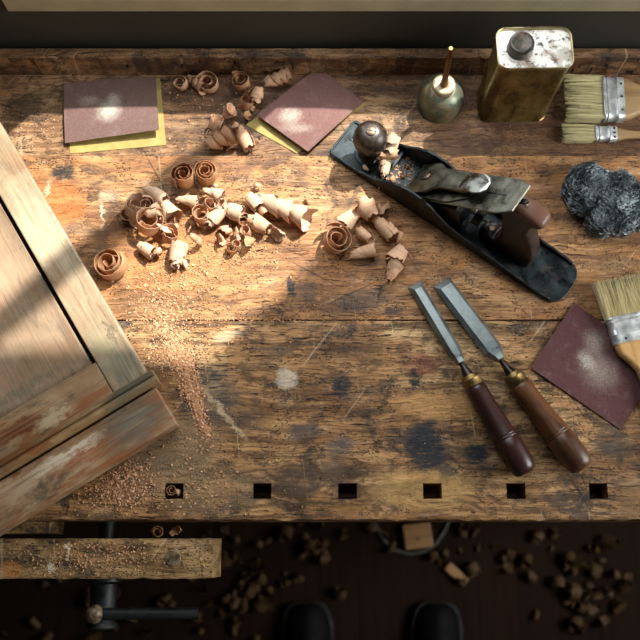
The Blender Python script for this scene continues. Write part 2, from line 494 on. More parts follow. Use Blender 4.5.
def tube(bm, pts, rad, seg=8):
    pts = [Vector(p) for p in pts]; n = len(pts)
    rad = rad if isinstance(rad, (list, tuple)) else [rad] * n
    rings = []; up = Vector((.13, .21, 1)).normalized()
    for i, p in enumerate(pts):
        t = (pts[min(i + 1, n - 1)] - pts[max(i - 1, 0)]).normalized()
        s_ = t.cross(up)
        if s_.length < 1e-4: s_ = t.orthogonal()
        s_.normalize(); u = s_.cross(t).normalized()
        rings.append([p + (s_ * math.cos(2 * PI * k / seg) + u * math.sin(2 * PI * k / seg)) * rad[i] for k in range(seg)])
    loft(bm, rings)


def rrect(w, d, r, n=6):
    out = []
    for cx, cy, a0 in ((w / 2 - r, d / 2 - r, 0), (-w / 2 + r, d / 2 - r, PI / 2), (-w / 2 + r, -d / 2 + r, PI), (w / 2 - r, -d / 2 + r, 1.5 * PI)):
        for k in range(n + 1):
            a = a0 + PI / 2 * k / n; out.append((cx + r * math.cos(a), cy + r * math.sin(a)))
    return out


def struct(o):
    o['kind'] = 'structure'; return o

# ------------------------------------------------------------------ room shell
YW = .645; SZ = .103
WX0, WX1, WZ0, WZ1 = -.297, .333, SZ + .025, .88
bm = nb()
XL, XR, T = -1.6, 1.7, .05
box(bm, XL, XR, YW, YW + T, 0, B + SZ)
box(bm, XL, -.388, YW, YW + T, B + SZ, B + WZ0); box(bm, .62, XR, YW, YW + T, B + SZ, B + WZ0)
box(bm, XL, WX0 - .02, YW, YW + T, B + WZ0, B + WZ1 + .02)
box(bm, WX1 + .02, XR, YW, YW + T, B + WZ0, B + WZ1 + .02)
box(bm, XL, XR, YW, YW + T, B + WZ1 + .02, 2.6)
struct(obj('wall_back', bm, mWall))
bm = nb(); box(bm, XL - .05, XL, -2.2, YW + T, 0, 2.6); struct(obj('wall_left', bm, mWall))
# right wall with a daylight opening
bm = nb()
box(bm, XR, XR + .05, -2.2, -.35, 0, 2.6); box(bm, XR, XR + .05, .55, YW + T, 0, 2.6)
box(bm, XR, XR + .05, -.35, .55, 0, B + .15); box(bm, XR, XR + .05, -.35, .55, B + 1.35, 2.6)
struct(obj('wall_right', bm, mWall))
bm = nb(); box(bm, XL - .05, XR + .05, -2.2, YW + T, -.05, 0); struct(obj('floor', bm, mFloor))
bm = nb(); box(bm, XL - .05, XR + .05, -.3, YW + T, 2.6, 2.65); struct(obj('ceiling', bm, mWall))
# window: sash frame, muntin, and beige sill board
w1 = struct(thing('window_1', 'window', 'x')); del w1['label']; del w1['category']
bm = nb()
f_ = .02
box(bm, WX0 - f_, WX0, YW + .012, YW + .045, B + WZ0, B + WZ1); box(bm, WX1, WX1 + f_, YW + .012, YW + .045, B + WZ0, B + WZ1)
box(bm, WX0 - f_, WX1 + f_, YW + .012, YW + .045, B + WZ1, B + WZ1 + f_)
obj('window_frame', bm, mSill, w1)
bm = nb(); box(bm, WX0, WX1, YW + .02, YW + .045, B + WZ0 + .0005, B + .133); obj('bottom_rail', bm, mSill, w1)
bm = nb(); box(bm, .004, .038, YW + .02, YW + .04, B + .133, B + WZ1); obj('muntin', bm, mSill, w1)
bm = nb()
box(bm, -.388, .62, YW - .004, YW + T + .01, B + SZ, B + WZ0)
struct(obj('trim_1', bm, mSill, bevel=.0015))
w2 = struct(thing('window_2', 'window', 'x')); del w2['label']; del w2['category']
bm = nb()
for y in (-.35, .09, .52): box(bm, XR + .01, XR + .04, y, y + .03, B + .15, B + 1.35)
box(bm, XR + .01, XR + .04, -.35, .55, B + .15, B + .18); box(bm, XR + .01, XR + .04, -.35, .55, B + 1.32, B + 1.35)
obj('window_frame', bm, mSill, w2)

# ------------------------------------------------------------------ workbench
bench = thing('workbench', 'long old wooden joiner\'s workbench with square dog holes and scarred two-board top', 'workbench', (0, 0, 0))
XA, XB = -.62, .66
YF = at(320, 521).y; YS = at(320, 320).y; YL = at(320, 155).y
DOGS = []
for px in (174, 262, 347.5, 432.5, 516, 598.5):
    c = at(px, 491); DOGS.append((c.x - .0112, c.x + .0112, c.y - .0092, c.y + .0092))


def slab(x0, x1, y0, y1, z0, z1, holes, seed, rag_front=0.0, rag_back=0.0, step=.008):
    xs = set(); n = int((x1 - x0) / step)
    hx = sorted({v for h in holes for v in h[:2]})
    for k in range(n + 1):
        x = x0 + (x1 - x0) * k / n
        if all(abs(x - v) > .003 for v in hx): xs.add(round(x, 6))
    xs = sorted(xs | {round(v, 6) for v in hx})
    hy = sorted({round(v, 6) for h in holes for v in h[2:]})
    ys = sorted({round(y0, 6), round(y0 + .0025, 6), round(y0 + .006, 6), round((y0 + y1) / 2, 6), round(y1 - .004, 6), round(y1 - .0015, 6), round(y1, 6)} | set(hy))
    bm = nb(); V = {}

    def hole(i, j):
        cx = (xs[i] + xs[i + 1]) / 2; cy = (ys[j] + ys[j + 1]) / 2
        return any(h[0] < cx < h[1] and h[2] < cy < h[3] for h in holes)

    def g(i, j, top):
        if (i, j, top) not in V:
            x, y = xs[i], ys[j]; z = z1 if top else z0
            if top:
                if j == 0:
                    q = mnoise.noise(Vector((x * 60, seed, 0))) ; y -= 0; y += rag_front * (.5 + .9 * q); z -= rag_front * .9 * (.8 + q)
                    q2 = mnoise.noise(Vector((x * 190, seed, 4))); y += rag_front * .5 * q2
                elif j == 1: z -= rag_front * .22
                if j == len(ys) - 1:
                    q = mnoise.noise(Vector((x * 70, seed, 8))); y -= rag_back * (.5 + .8 * q); z -= rag_back * .8
            V[i, j, top] = bm.verts.new((x, y, z))
        return V[i, j, top]
    nx, ny = len(xs) - 1, len(ys) - 1
    for i in range(nx):
        for j in range(ny):
            if hole(i, j): continue
            bm.faces.new((g(i, j, 1), g(i + 1, j, 1), g(i + 1, j + 1, 1), g(i, j + 1, 1)))
            bm.faces.new((g(i, j, 0), g(i, j + 1, 0), g(i + 1, j + 1, 0), g(i + 1, j, 0)))
            for di, dj, a, b in ((-1, 0, (i, j), (i, j + 1)), (1, 0, (i + 1, j), (i + 1, j + 1)), (0, -1, (i, j), (i + 1, j)), (0, 1, (i, j + 1), (i + 1, j + 1))):
                ii, jj = i + di, j + dj
                if ii < 0 or jj < 0 or ii >= nx or jj >= ny or hole(ii, jj):
                    bm.faces.new((g(*a, 1), g(*b, 1), g(*b, 0), g(*a, 0)))
    return bm


obj('board', slab(XA, XB, YF, YS - .0006, B - .05, B, DOGS, 3, .0022, .0010), mFront, bench)
obj('board', slab(XA, XB, YS + .0006, YL, B - .05, B, [], 7, .0008, .0016), mBack, bench)
TB = at(320, 75, TR).y
bm = slab(XA, XB, YL - .004, TB + .02, B + TR - .014, B + TR, [], 9)
obj('tray_bottom', bm, mTray, bench)
zr = .0254
bm = slab(XA, XB, TB, at(320, 47.5, zr).y, B + TR, B + zr, [], 12, .0022, .0018)
obj('tray_rail', bm, mRail, bench)
bm = nb(); box(bm, XA + .04, XB - .04, YF + .035, YF + .055, B - .15, B - .05); obj('apron', bm, mRail, bench, bevel=.002)
for x in (XA + .06, XB - .14):
    for y in (YF + .05, .50):
        bm = nb(); box(bm, x, x + .08, y, y + .08, 0, B - .05); obj('leg', bm, mRail, bench, bevel=.003)
bm = nb(); box(bm, XA + .1, XB - .1, .15, .17, .18, .28); obj('stretcher', bm, mRail, bench, bevel=.003)

# front vise: wooden jaw, iron screw, tommy bar
vz = -.006
jl = at(-40, 560, vz); jr = at(212, 560, vz); jt = at(100, 538, vz).y; jb = at(100, 579.5, vz).y
vise = thing('bench_vise', 'front vise with thick worn wooden jaw, iron screw and sliding bar, on the bench front', 'vise', (jl.x, jb, B - .12))
mw = Matrix.Translation((-jl.x, -jb, -(B - .12)))
bm = slab(jl.x - .06, jr.x, jb, jt, B - .105, B + vz, [], 21, .0018, .0014)
bmesh.ops.transform(bm, matrix=mw, verts=bm.verts); obj('jaw', bm, mJaw, vise)
c = at(173, 558.5, vz)
bm = nb(); lathe(bm, [(.0095, 0), (.0095, .0012), (.0085, .0018)], 24); lathe(bm, [(.0105, -.001), (.0105, .0004)], 24)
o = obj('bolt_plug', bm, mKnobOld, vise, loc=(c.x - jl.x, c.y - jb, B + vz - .0005 - (B - .12)))
zs = -.055
sc_ = at(103, 600, zs)
RX = Matrix.Rotation(PI / 2, 4, 'X')
ln = jb - at(103, 628, zs).y
prof = [(.022, -.004), (.022, .004), (.0165, .007), (.0155, ln * .5), (.0155, ln - .008), (.018, ln - .005), (.019, ln - .001), (.017, ln + .001), (.008, ln + .002)]
bm = nb(); lathe(bm, prof, 32, Matrix.Translation((sc_.x - jl.x, 0, zs + .12)) @ RX)
obj('screw_head', bm, mBlackM, vise, auto=.7)
bm = nb(); lathe(bm, [(.010, 0), (.010, jt - jb + .07)], 20, Matrix.Translation((sc_.x - jl.x, 0, zs + .12)) @ Matrix.Rotation(-PI / 2, 4, 'X'))
obj('screw_shaft', bm, mBlackM, vise, auto=.7)
yb = at(103, 613, zs).y - jb
xl = at(96, 613, zs + .02).x - jl.x
bm = nb(); tube(bm, [(xl, yb, zs + .12 + .017), (xl + .12, yb, zs + .12 + .006)], .0068, 14); obj('sliding_bar', bm, mBlackM, vise, auto=.7)
bm = nb(); bmesh.ops.create_icosphere(bm, subdivisions=3, radius=.0112, matrix=Matrix.Translation((xl - .002, yb, zs + .12 + .0185)))
obj('bar_ball', bm, mKnobOld, vise, smooth=True)
# inner jaw pad fixed to the bench edge
a = at(12, 530, -.03); b_ = at(50, 530, -.03)
bm = nb(); box(bm, a.x - .08, b_.x, YF - .0145, YF + .001, B - .09, B - .028); obj('jaw_pad', bm, mJaw, bench, bevel=.001)

# ------------------------------------------------------------------ cabinet door (worn paint)
C0 = at(177, 424, .024); ang = math.radians(32.1)
door = thing('cabinet_door', 'weathered cabinet door with recessed panel and ridged moulding, lying across the left end', 'cabinet door', (C0.x, C0.y, B + .0005), (0, 0, PI + ang))
# local: x runs to the lower left along the bottom board, y is DOWN-right of it, so the door body lies at negative y
DW = .50


def D(x0, x1, v0, v1, z0, z1, bm):
    return box(bm, x0, x1, -v1, -v0, z0, z1)


mDoorU = door_mat('door_rail_worn_paint', 'u', [(.045, -.03, .05, .03, '#4d5650', .7), (.02, -.09, .03, .03, '#5a6052', .6), (.12, -.028, .06, .014, '#8a4c25', .75), (.13, -.038, .05, .008, '#ddd3be', .7), (.20, -.035, .10, .018, '#c9b79a', .5), (.165, -.095, .045, .012, '#5d2f18', .9), (.12, -.085, .03, .01, '#c8b896', .6), (.26, -.03, .06, .02, '#8d4f28', .6), (.24, -.1, .06, .02, '#b0906c', .6)], ('#755a3e', '#96795a', '#b09a78'), 1)
mDoorV = door_mat('door_stile_worn_paint', 'v', [(.02, -.095, .022, .03, '#4f564a', .75), (.012, -.14, .006, .02, '#2f2c22', .6), (.03, -.125, .02, .04, '#8a8468', .5), (.02, -.3, .03, .1, '#c4b59a', .5)], ('#7d6b54', '#978468', '#a9987c'), 4)
mDoorP = door_mat('door_panel_weathered', 'v', [(.10, -.15, .06, .03, '#7a5a3c', .5), (.2, -.2, .08, .1, '#b89a80', .5), (.13, -.3, .08, .12, '#c0a184', .5), (.16, -.135, .1, .008, '#5a5a4e', .5)], ('#77624c', '#8f7a62', '#a08c74'), 7)
mDoorM = door_mat('door_moulding_worn', 'u', [(.03, -.062, .04, .02, '#4f5648', .7), (.16, -.062, .06, .006, '#7a4a28', .6)], ('#6e5638', '#917450', '#b0956c'), 9)
bm = nb(); D(0, DW, 0, .0518, 0, .024, bm); obj('bottom_board', bm, mDoorU, door, bevel=.0012)
bm = nb(); D(.003, DW, .0715, .1175, .002, .024, bm); o = obj('rail', bm, mDoorU, door, bevel=.0008)
# joint: rail runs between the stiles
for v in o.data.vertices:
    if v.co.x < .01: v.co.x = .0465
bm = nb(); D(0, .046, .0715, .62, .002, .0245, bm); obj('stile', bm, mDoorV, door, bevel=.0015)
bm = nb(); D(DW - .046, DW, .0715, .62, .002, .0245, bm); obj('stile', bm, mDoorV, door, bevel=.0015)
bm = nb(); D(.046, DW - .046, .574, .62, .002, .024, bm); obj('rail', bm, mDoorU, door, bevel=.0008)
bm = nb()
D(.0515, DW - .0505, .1175, .574, .006, .0175, bm); obj('panel', bm, mDoorP, door, bevel=.001)
bm = nb()
D(.044, DW - .044, .116, .575, .003, .0065, bm); obj('panel_backing', bm, mRail, door)
# ridged moulding: profile in (v,z), run along x
prof = [(.0545, .002), (.0545, .0235), (.0550, .0300), (.0572, .0345), (.0598, .0355), (.0622, .0342), (.0636, .0305), (.0640, .0275), (.0652, .0290), (.0676, .0298), (.0694, .0285), (.0698, .0262), (.0728, .0262), (.0735, .0243), (.0735, .002)]
bm = nb(); prism(bm, prof, lambda p, s_: (-.007 if s_ == 0 else DW + .007, -p[0], p[1])); obj('moulding', bm, mDoorM, door, bevel=.0005)

# ------------------------------------------------------------------ sandpaper
def paper_sheet(name, label, lift, corners_top, corners_low=None, mat=None, bulge=.004, group=None, zb=TR, curl=.0):
    """corners in px, order: crease-left, crease-right, open-right, open-left (z heights in lift)"""
    P = [at(x, y, zb + lift[i]) for i, (x, y) in enumerate(corners_top)]
    cen = sum(P, Vector()) / 4
    base = Vector((cen.x, cen.y, B + zb))
    root = thing(name, label, 'sandpaper', base, (0, 0, 0), group)
    n = 16

    def grid(Q, z_extra, bul, seed):
        rows = []
        for j in range(n + 1):
            r = []
            for i in range(n + 1):
                u, v = i / n, j / n
                p = Q[0] * (1 - u) * (1 - v) + Q[1] * u * (1 - v) + Q[2] * u * v + Q[3] * (1 - u) * v
                z = bul * math.sin(PI * v) * (.6 + .4 * math.sin(PI * u)) + curl * (2 * u - 1) ** 2 * v
                z += .0005 * mnoise.noise(Vector((u * 4, v * 4, seed)))
                r.append((p - base) + Vector((0, 0, z + z_extra)))
            rows.append(r)
        return rows

    def skin(bm, rows, th):
        a = [[bm.verts.new(p) for p in r] for r in rows]
        b = [[bm.verts.new(p - Vector((0, 0, th))) for p in r] for r in rows]
        for j in range(n):
            for i in range(n):
                bm.faces.new((a[j][i], a[j][i + 1], a[j + 1][i + 1], a[j + 1][i])); bm.faces.new((b[j][i], b[j + 1][i], b[j + 1][i + 1], b[j][i + 1]))
        for k in range(n):
            for (p, q, r_, s_) in ((a[0][k], a[0][k + 1], b[0][k + 1], b[0][k]), (a[n][k], a[n][k + 1], b[n][k + 1], b[n][k]), (a[k][0], a[k + 1][0], b[k + 1][0], b[k][0]), (a[k][n], a[k + 1][n], b[k + 1][n], b[k][n])):
                bm.faces.new((p, q, r_, s_))
    bm = nb(); g = grid(P, 0, bulge, 1); skin(bm, g, .0004)
    obj('grit_side', bm, mat, root, auto=.6)
    bm = nb(); skin(bm, [[p - Vector((0, 0, .00045)) for p in r] for r in g], .0004)
    obj('paper_backing', bm, mYellow if corners_low else mYellow, root, auto=.6)
    if corners_low:
        Q = [at(x, y, zb + .001) for (x, y) in corners_low]
        bm = nb(); g2 = grid(Q, 0, .0004, 3); skin(bm, g2, .0005)
        # crease joining both leaves
        obj('lower_leaf', bm, mYellow, root, auto=.6)
        bm = nb()
        fold = []
        for k in range(9):
            t = k / 8; aa = PI / 2 + PI * t
            row = []
            for i in (0, n // 2, n):
                top = g[0][i]; low = g2[0][i]
                mid = (top + low) / 2; rad = (top.z - low.z) / 2
                out = (g[0][i] - g[1][i]); out.z = 0; out = out.normalized()
                row.append(bm.verts.new(mid + Vector((0, 0, rad * math.sin(aa))) + out * (max(rad, .0005) * .9 * -math.cos(aa))))
            fold.append(row)
        for r0, r1 in zip(fold, fold[1:]):
            for i in range(2): bm.faces.new((r0[i], r0[i + 1], r1[i + 1], r1[i]))
        obj('crease', bm, mat, root, smooth=True)
    return root


mG1 = grit_mat('grit_maroon_faded', ('#543e39', '#765e57'), [(-.002, -.006, .022, .020, .3, .7), (.004, .012, .012, .014, .2, .4), (-.03, .01, .02, .01, 0, .3)])
mG2 = grit_mat('grit_maroon_pinkish', ('#5c403c', '#805f59'), [(-.028, -.012, .020, .015, .3, .55), (-.02, -.03, .03, .01, 0, .3)])
mG3 = grit_mat('grit_dark_maroon', ('#47292b', '#623f40'), [(-.012, .006, .012, .019, .5, .55), (.002, -.006, .03, .034, .6, .32), (.0, .03, .018, .02, 0, .4)])
paper_sheet('folded_sandpaper', 'folded maroon sandpaper square with yellow backing, left end of the tray, dusty centre', (.004, .003, .013, .007),
            [(63.6, 83), (156, 76.5), (159, 129.5), (65, 143)], [(66, 86), (160, 78), (166, 145), (70, 153.5)], mG1, .003)
paper_sheet('folded_sandpaper', 'folded pinkish maroon sandpaper set diagonally between shavings and the hand plane, yellow flap showing', (.004, .004, .010, .009),
            [(318, 67), (363, 102), (308, 151.5), (257, 115)], [(318, 70), (366, 104), (281, 154), (246, 125)][:2] + [(324, 150), (281, 154)][:0] + [(297, 153.5), (246, 125)], mG2, .002)
paper_sheet('sandpaper_sheet', 'single dark maroon sandpaper square lying partly under the broad brush, pale dust smudge', (.003, .0035, .0015, .0012),
            [(574, 303), (531, 368), (620.5, 429.5), (663, 364)], None, mG3, .0006, zb=0)

# ------------------------------------------------------------------ hand plane
PA = math.radians(-36.1)
plane = thing('hand_plane', 'black iron bench plane with dark round front knob and rosewood rear handle', 'hand plane', (.0279, .52125, B + .0003), (0, 0, PA))
PL = .3565; HW = .031
bm = nb()
# sole with rounded heel and toe corners
out = []
for x, w in ((0, .026), (.003, .0295), (.008, HW)): out.append((x, -w))
for x, w in ((PL - .020, HW), (PL - .012, .0295), (PL - .0065, .025), (PL - .0025, .018), (PL - .0005, .009)): out.append((x, -w))
out = out + [(x, -y) for x, y in reversed(out)]
prism(bm, out, lambda p, s_: (p[0], p[1], 0 if s_ == 0 else .0045))
obj('sole', bm, mIron, plane, bevel=.0006)
CH = [(0.002, .006), (.03, .0085), (.05, .011), (.07, .017), (.085, .027), (.10, .041), (.112, .048), (.125, .0515), (.142, .051), (.157, .045), (.172, .034), (.185, .026), (.2, .0215), (.23, .018), (.27, .0145), (.3, .0115), (.33, .010), (PL - .016, .0088)]


def cheek(sgn):
    bm = nb(); n = len(CH); pr_ = []
    for k, (x, z) in enumerate(CH):
        w = HW
        if x < .008: w = .0285
        if x > PL - .02: w = HW - .0015
        y1 = sgn * w; y0 = sgn * (w - .0034)
        pr_.append([bm.verts.new((x, y1, .0)), bm.verts.new((x, y1, z)), bm.verts.new((x, y0, z)), bm.verts.new((x, y0, 0))])
    for a, b in zip(pr_, pr_[1:]):
        for k in range(4): bm.faces.new((a[k], a[(k + 1) % 4], b[(k + 1) % 4], b[k]))
    bm.faces.new(pr_[0]); bm.faces.new(pr_[-1][::-1])
    return bm


for sg in (-1, 1): obj('side_wall', cheek(sg), mIron, plane, bevel=.0007, smooth=False)
bm = nb(); box(bm, 0.0, .0032, -.0265, .0265, .0, .0062); obj('toe_rib', bm, mIron, plane, bevel=.0008)
bm = nb(); box(bm, .078, .083, -.028, .028, .004, .012); obj('mouth_rib', bm, mIron, plane, bevel=.0008)
# raised casting marks on the toe, running across it
bm = nb()
for k in range(6):
    y = .022 - k * .0042 + .001
    pts = [(.0125 + .0012 * math.sin(k * 2.1), y, .0052), (.015, y + .0012, .0055), (.0195, y + .0006, .0055), (.0215 + .001 * math.cos(k * 1.7), y - .0012, .0052)]
    tube(bm, pts, .00055, 6)
    if k in (1, 3, 4): tube(bm, [(.0165, y - .0014, .0053), (.0175, y + .0018, .0053)], .0005, 6)
obj('cast_lettering', bm, mSteelW, plane, smooth=True)
# knob
bm = nb()
lathe(bm, [(.0165, .004), (.0165, .006), (.0125, .008), (.0105, .012), (.0095, .018), (.0098, .023), (.0125, .0285), (.0175, .0345), (.0208, .0415), (.0220, .0490), (.0212, .0565), (.0182, .0630), (.0130, .0678), (.0078, .0698), (.0001, .0700)], 40, Matrix.Translation((.044, 0, 0)), cap1=False)
knob = obj('front_knob', bm, mKnob, plane, auto=.9)
bm = nb(); lathe(bm, [(.0062, .0690), (.0062, .0710), (.0052, .0717)], 24, Matrix.Translation((.044, 0, 0)))
obj('screw_cap', bm, mNut, knob, auto=.7)
bm = nb(); box(bm, -.0055, .0055, -.0006, .0006, .0715, .07205, Matrix.Translation((.044, 0, 0)) @ Matrix.Rotation(.4, 4, 'Z')); obj('screw_slot', bm, mBlackM, knob)
bm = nb(); lathe(bm, [(.0185, .004), (.0185, .0065), (.0168, .0072)], 32, Matrix.Translation((.044, 0, 0))); obj('knob_seat', bm, mIron, plane, auto=.7)
# frog
bm = nb()
prism(bm, [(.128, .005), (.205, .005), (.2, .02), (.192, .055), (.186, .062), (.176, .055)], lambda p, s_: (p[0], -.022 if s_ == 0 else .022, p[1]))
obj('frog', bm, mIron, plane, bevel=.0015)
# sloping stack, local frame: l along the slope, y across, n normal
SX, SZ0 = .115, .011
c45 = math.cos(PI / 4)


def sl(l, y, n): return (SX + l * c45 - n * c45, y, SZ0 + l * c45 + n * c45)


def slope_plate(bm, pts, n0, n1, curve=None):
    def fn(p, s_):
        n = n0 if s_ == 0 else n1
        if curve: n += curve(p[0])
        return sl(p[0], p[1], n)
    return prism(bm, pts, fn)


iw = .0255
bm = nb(); slope_plate(bm, [(0, -iw), (.150, -iw), (.172, -.017), (.181, -.006), (.181, .006), (.172, .017), (.150, iw), (0, iw)][:0] + [(0, -iw), (.166, -iw), (.186, -.019), (.186, .019), (.166, iw), (0, iw)], .0, .0022)
iron = obj('cutting_iron', bm, mSteelW, plane, bevel=.0004)
bm = nb(); slope_plate(bm, [(.118, -.0012), (.163, -.0012), (.163, .0012), (.118, .0012)], .0021, .00235); obj('iron_slot', bm, mBlackM, iron)
bm = nb(); slope_plate(bm, [(.004, -.0245), (.085, -.0245), (.112, -.014), (.118, -.004), (.118, .004), (.112, .014), (.085, .0245), (.004, .0245)], .0023, .0047, lambda l: .0025 * math.exp(-((l - .012) / .012) ** 2))
obj('chip_breaker', bm, mLever, plane, bevel=.0005)
# lever cap : waisted outline, arched
o_ = []
HALF = [(.010, .0240), (.032, .0245), (.045, .0235), (.054, .0195), (.060, .0155), (.072, .0135), (.090, .0125), (.105, .0120), (.112, .0118)]
LCN = lambda l: .0045 + .009 * max(0, math.sin(min(1, max(0, (l - .01) / .12)) * PI)) ** .8
N_ = 8
bm = nb(); rows_t = []; rows_b = []
for (l, w) in HALF:
    rt, rb = [], []
    for k in range(N_ + 1):
        y = -w + 2 * w * k / N_
        arch = .0022 * (1 - (y / w) ** 2)
        rt.append(bm.verts.new(sl(l, y, LCN(l) + .0025 + arch))); rb.append(bm.verts.new(sl(l, y, LCN(l) - .001 + arch * .6)))
    rows_t.append(rt); rows_b.append(rb)
for j in range(len(HALF) - 1):
    for k in range(N_):
        bm.faces.new((rows_t[j][k], rows_t[j][k + 1], rows_t[j + 1][k + 1], rows_t[j + 1][k])); bm.faces.new((rows_b[j][k], rows_b[j + 1][k], rows_b[j + 1][k + 1], rows_b[j][k + 1]))
    bm.faces.new((rows_t[j][0], rows_t[j + 1][0], rows_b[j + 1][0], rows_b[j][0])); bm.faces.new((rows_t[j][N_], rows_b[j][N_], rows_b[j + 1][N_], rows_t[j + 1][N_]))
for k in range(N_):
    bm.faces.new((rows_t[0][k], rows_b[0][k], rows_b[0][k + 1], rows_t[0][k + 1])); bm.faces.new((rows_t[-1][k], rows_t[-1][k + 1], rows_b[-1][k + 1], rows_b[-1][k]))
lever = obj('lever_cap', bm, mLever, plane, auto=.8, bevel=.0004)
# keyhole and screw
R45 = Matrix.Translation(sl(.036, 0, LCN(.036) + .0048)) @ Matrix.Rotation(-PI / 4, 4, 'Y')
bm = nb(); lathe(bm, [(.0062, -.001), (.0062, .0003)], 24, R45 @ Matrix.Translation((-.003, 0, .0006)) @ Matrix.Scale(1.7, 4, (1, 0, 0))); obj('keyhole', bm, mBlackM, lever, auto=.7)
bm = nb(); lathe(bm, [(.0052, -.0005), (.0050, .0022), (.0036, .0030)], 24, R45 @ Matrix.Translation((.0025, 0, 0))); sc2 = obj('cap_screw', bm, mNut, lever, auto=.7)
bm = nb(); box(bm, -.0048, .0048, -.0006, .0006, .0029, .0034, R45 @ Matrix.Translation((.0025, 0, 0)) @ Matrix.Rotation(1.0, 4, 'Z')); obj('screw_slot', bm, mBlackM, sc2)
# cam lever: shiny rounded tab
pts = []
bm = nb()
TABP = [(.098, .0105), (.106, .0125), (.118, .0140), (.130, .0140), (.138, .0115), (.142, .006)]
outl = [(l, -w) for l, w in TABP] + [(l, w) for l, w in reversed(TABP)]
slope_plate(bm, outl, .0112, .0142, lambda l: .004 * math.sin((l - .098) / .044 * PI) + .001)
obj('cam_lever', bm, mTab, lever, bevel=.0012, smooth=False)
# adjusting wheel, yoke and frog screws
bm = nb(); lathe(bm, [(.004, -.006), (.0125, -.005), (.0125, .005), (.004, .006)], 32, Matrix.Translation((.212, 0, .036)) @ Matrix.Rotation(PI / 2, 4, 'Y'))
obj('adjusting_wheel', bm, mNeck, plane, auto=.7)
bm = nb(); tube(bm, [(.19, 0, .036), (.225, 0, .036)], .003, 12); obj('adjusting_stud', bm, mSteelW, plane, auto=.7)
for y in (-.012, .012):
    bm = nb(); lathe(bm, [(.0048, 0), (.0048, .0035), (.003, .0045)], 20, Matrix.Translation((.20, y, .0195)) @ Matrix.Rotation(.4, 4, 'Y')); obj('frog_screw', bm, mSteelW, plane, auto=.7)
bm = nb(); slope_plate(bm, [(.150, -.004), (.190, -.0035), (.194, 0), (.190, .0035), (.150, .004)], -.006, -.003); obj('lateral_lever', bm, mNeck, plane, bevel=.0008)
# rear handle (tote)
TP = [(.222, .006), (.222, .014), (.226, .021), (.233, .0235), (.240, .0215), (.2445, .026), (.2455, .035), (.243, .046), (.239, .056), (.2345, .064), (.231, .071), (.232, .077), (.237, .0815), (.246, .0845), (.258, .0865), (.270, .087), (.281, .0855), (.2855, .082), (.2835, .078), (.276, .0745), (.2725, .068), (.274, .058), (.284, .048), (.292, .037), (.297, .026), (.297, .016), (.298, .006)]
bm = nb()
W_ = [(-.0118, .82), (-.0095, .955), (-.005, 1.0), (.005, 1.0), (.0095, .955), (.0118, .82)]
cx = sum(p[0] for p in TP) / len(TP)
# shrink outline towards a medial line for rounded flanks
MED = [(.006, .262), (.02, .266), (.035, .265), (.05, .260), (.065, .252), (.078, .256), (.087, .262)]


def medx(z):
    for (z0, x0), (z1, x1) in zip(MED, MED[1:]):
        if z <= z1: return x0 + (x1 - x0) * max(0, (z - z0)) / (z1 - z0)
    return MED[-1][1]


rings = []
for y, k in W_:
    r = []
    for (x, z) in TP:
        mx = medx(z); zz = z
        kk = k
        if z > .07: zz = .078 + (z - .078) * (k if z > .078 else 1)
        z2 = zz if zz < .02 else .02 + (zz - .02) * 1.36
        ny = y
        r.append((mx + (x - mx) * kk, ny + .13 * max(0, z2 - .02), z2))
    rings.append(r)
loft(bm, rings)
tote = obj('rear_handle', bm, mTote, plane, auto=1.1, bevel=.0008)
bm = nb(); lathe(bm, [(.0045, .0), (.0048, .0022), (.0034, .0034)], 20, Matrix.Translation((.2325, 0, .0228))); obj('handle_screw', bm, mNut, tote, auto=.7)
bm = nb(); lathe(bm, [(.0135, .004), (.0135, .012), (.0125, .0180), (.009, .0212)], 28, Matrix.Translation((.2325, 0, .0)))
obj('handle_foot', bm, mTote, tote, auto=.8)
bm = nb(); lathe(bm, [(.004, .0), (.0043, .0012), (.003, .002)], 20, Matrix.Translation((.256, .0125, .1085))); obj('handle_nut', bm, mNut, tote, auto=.7)

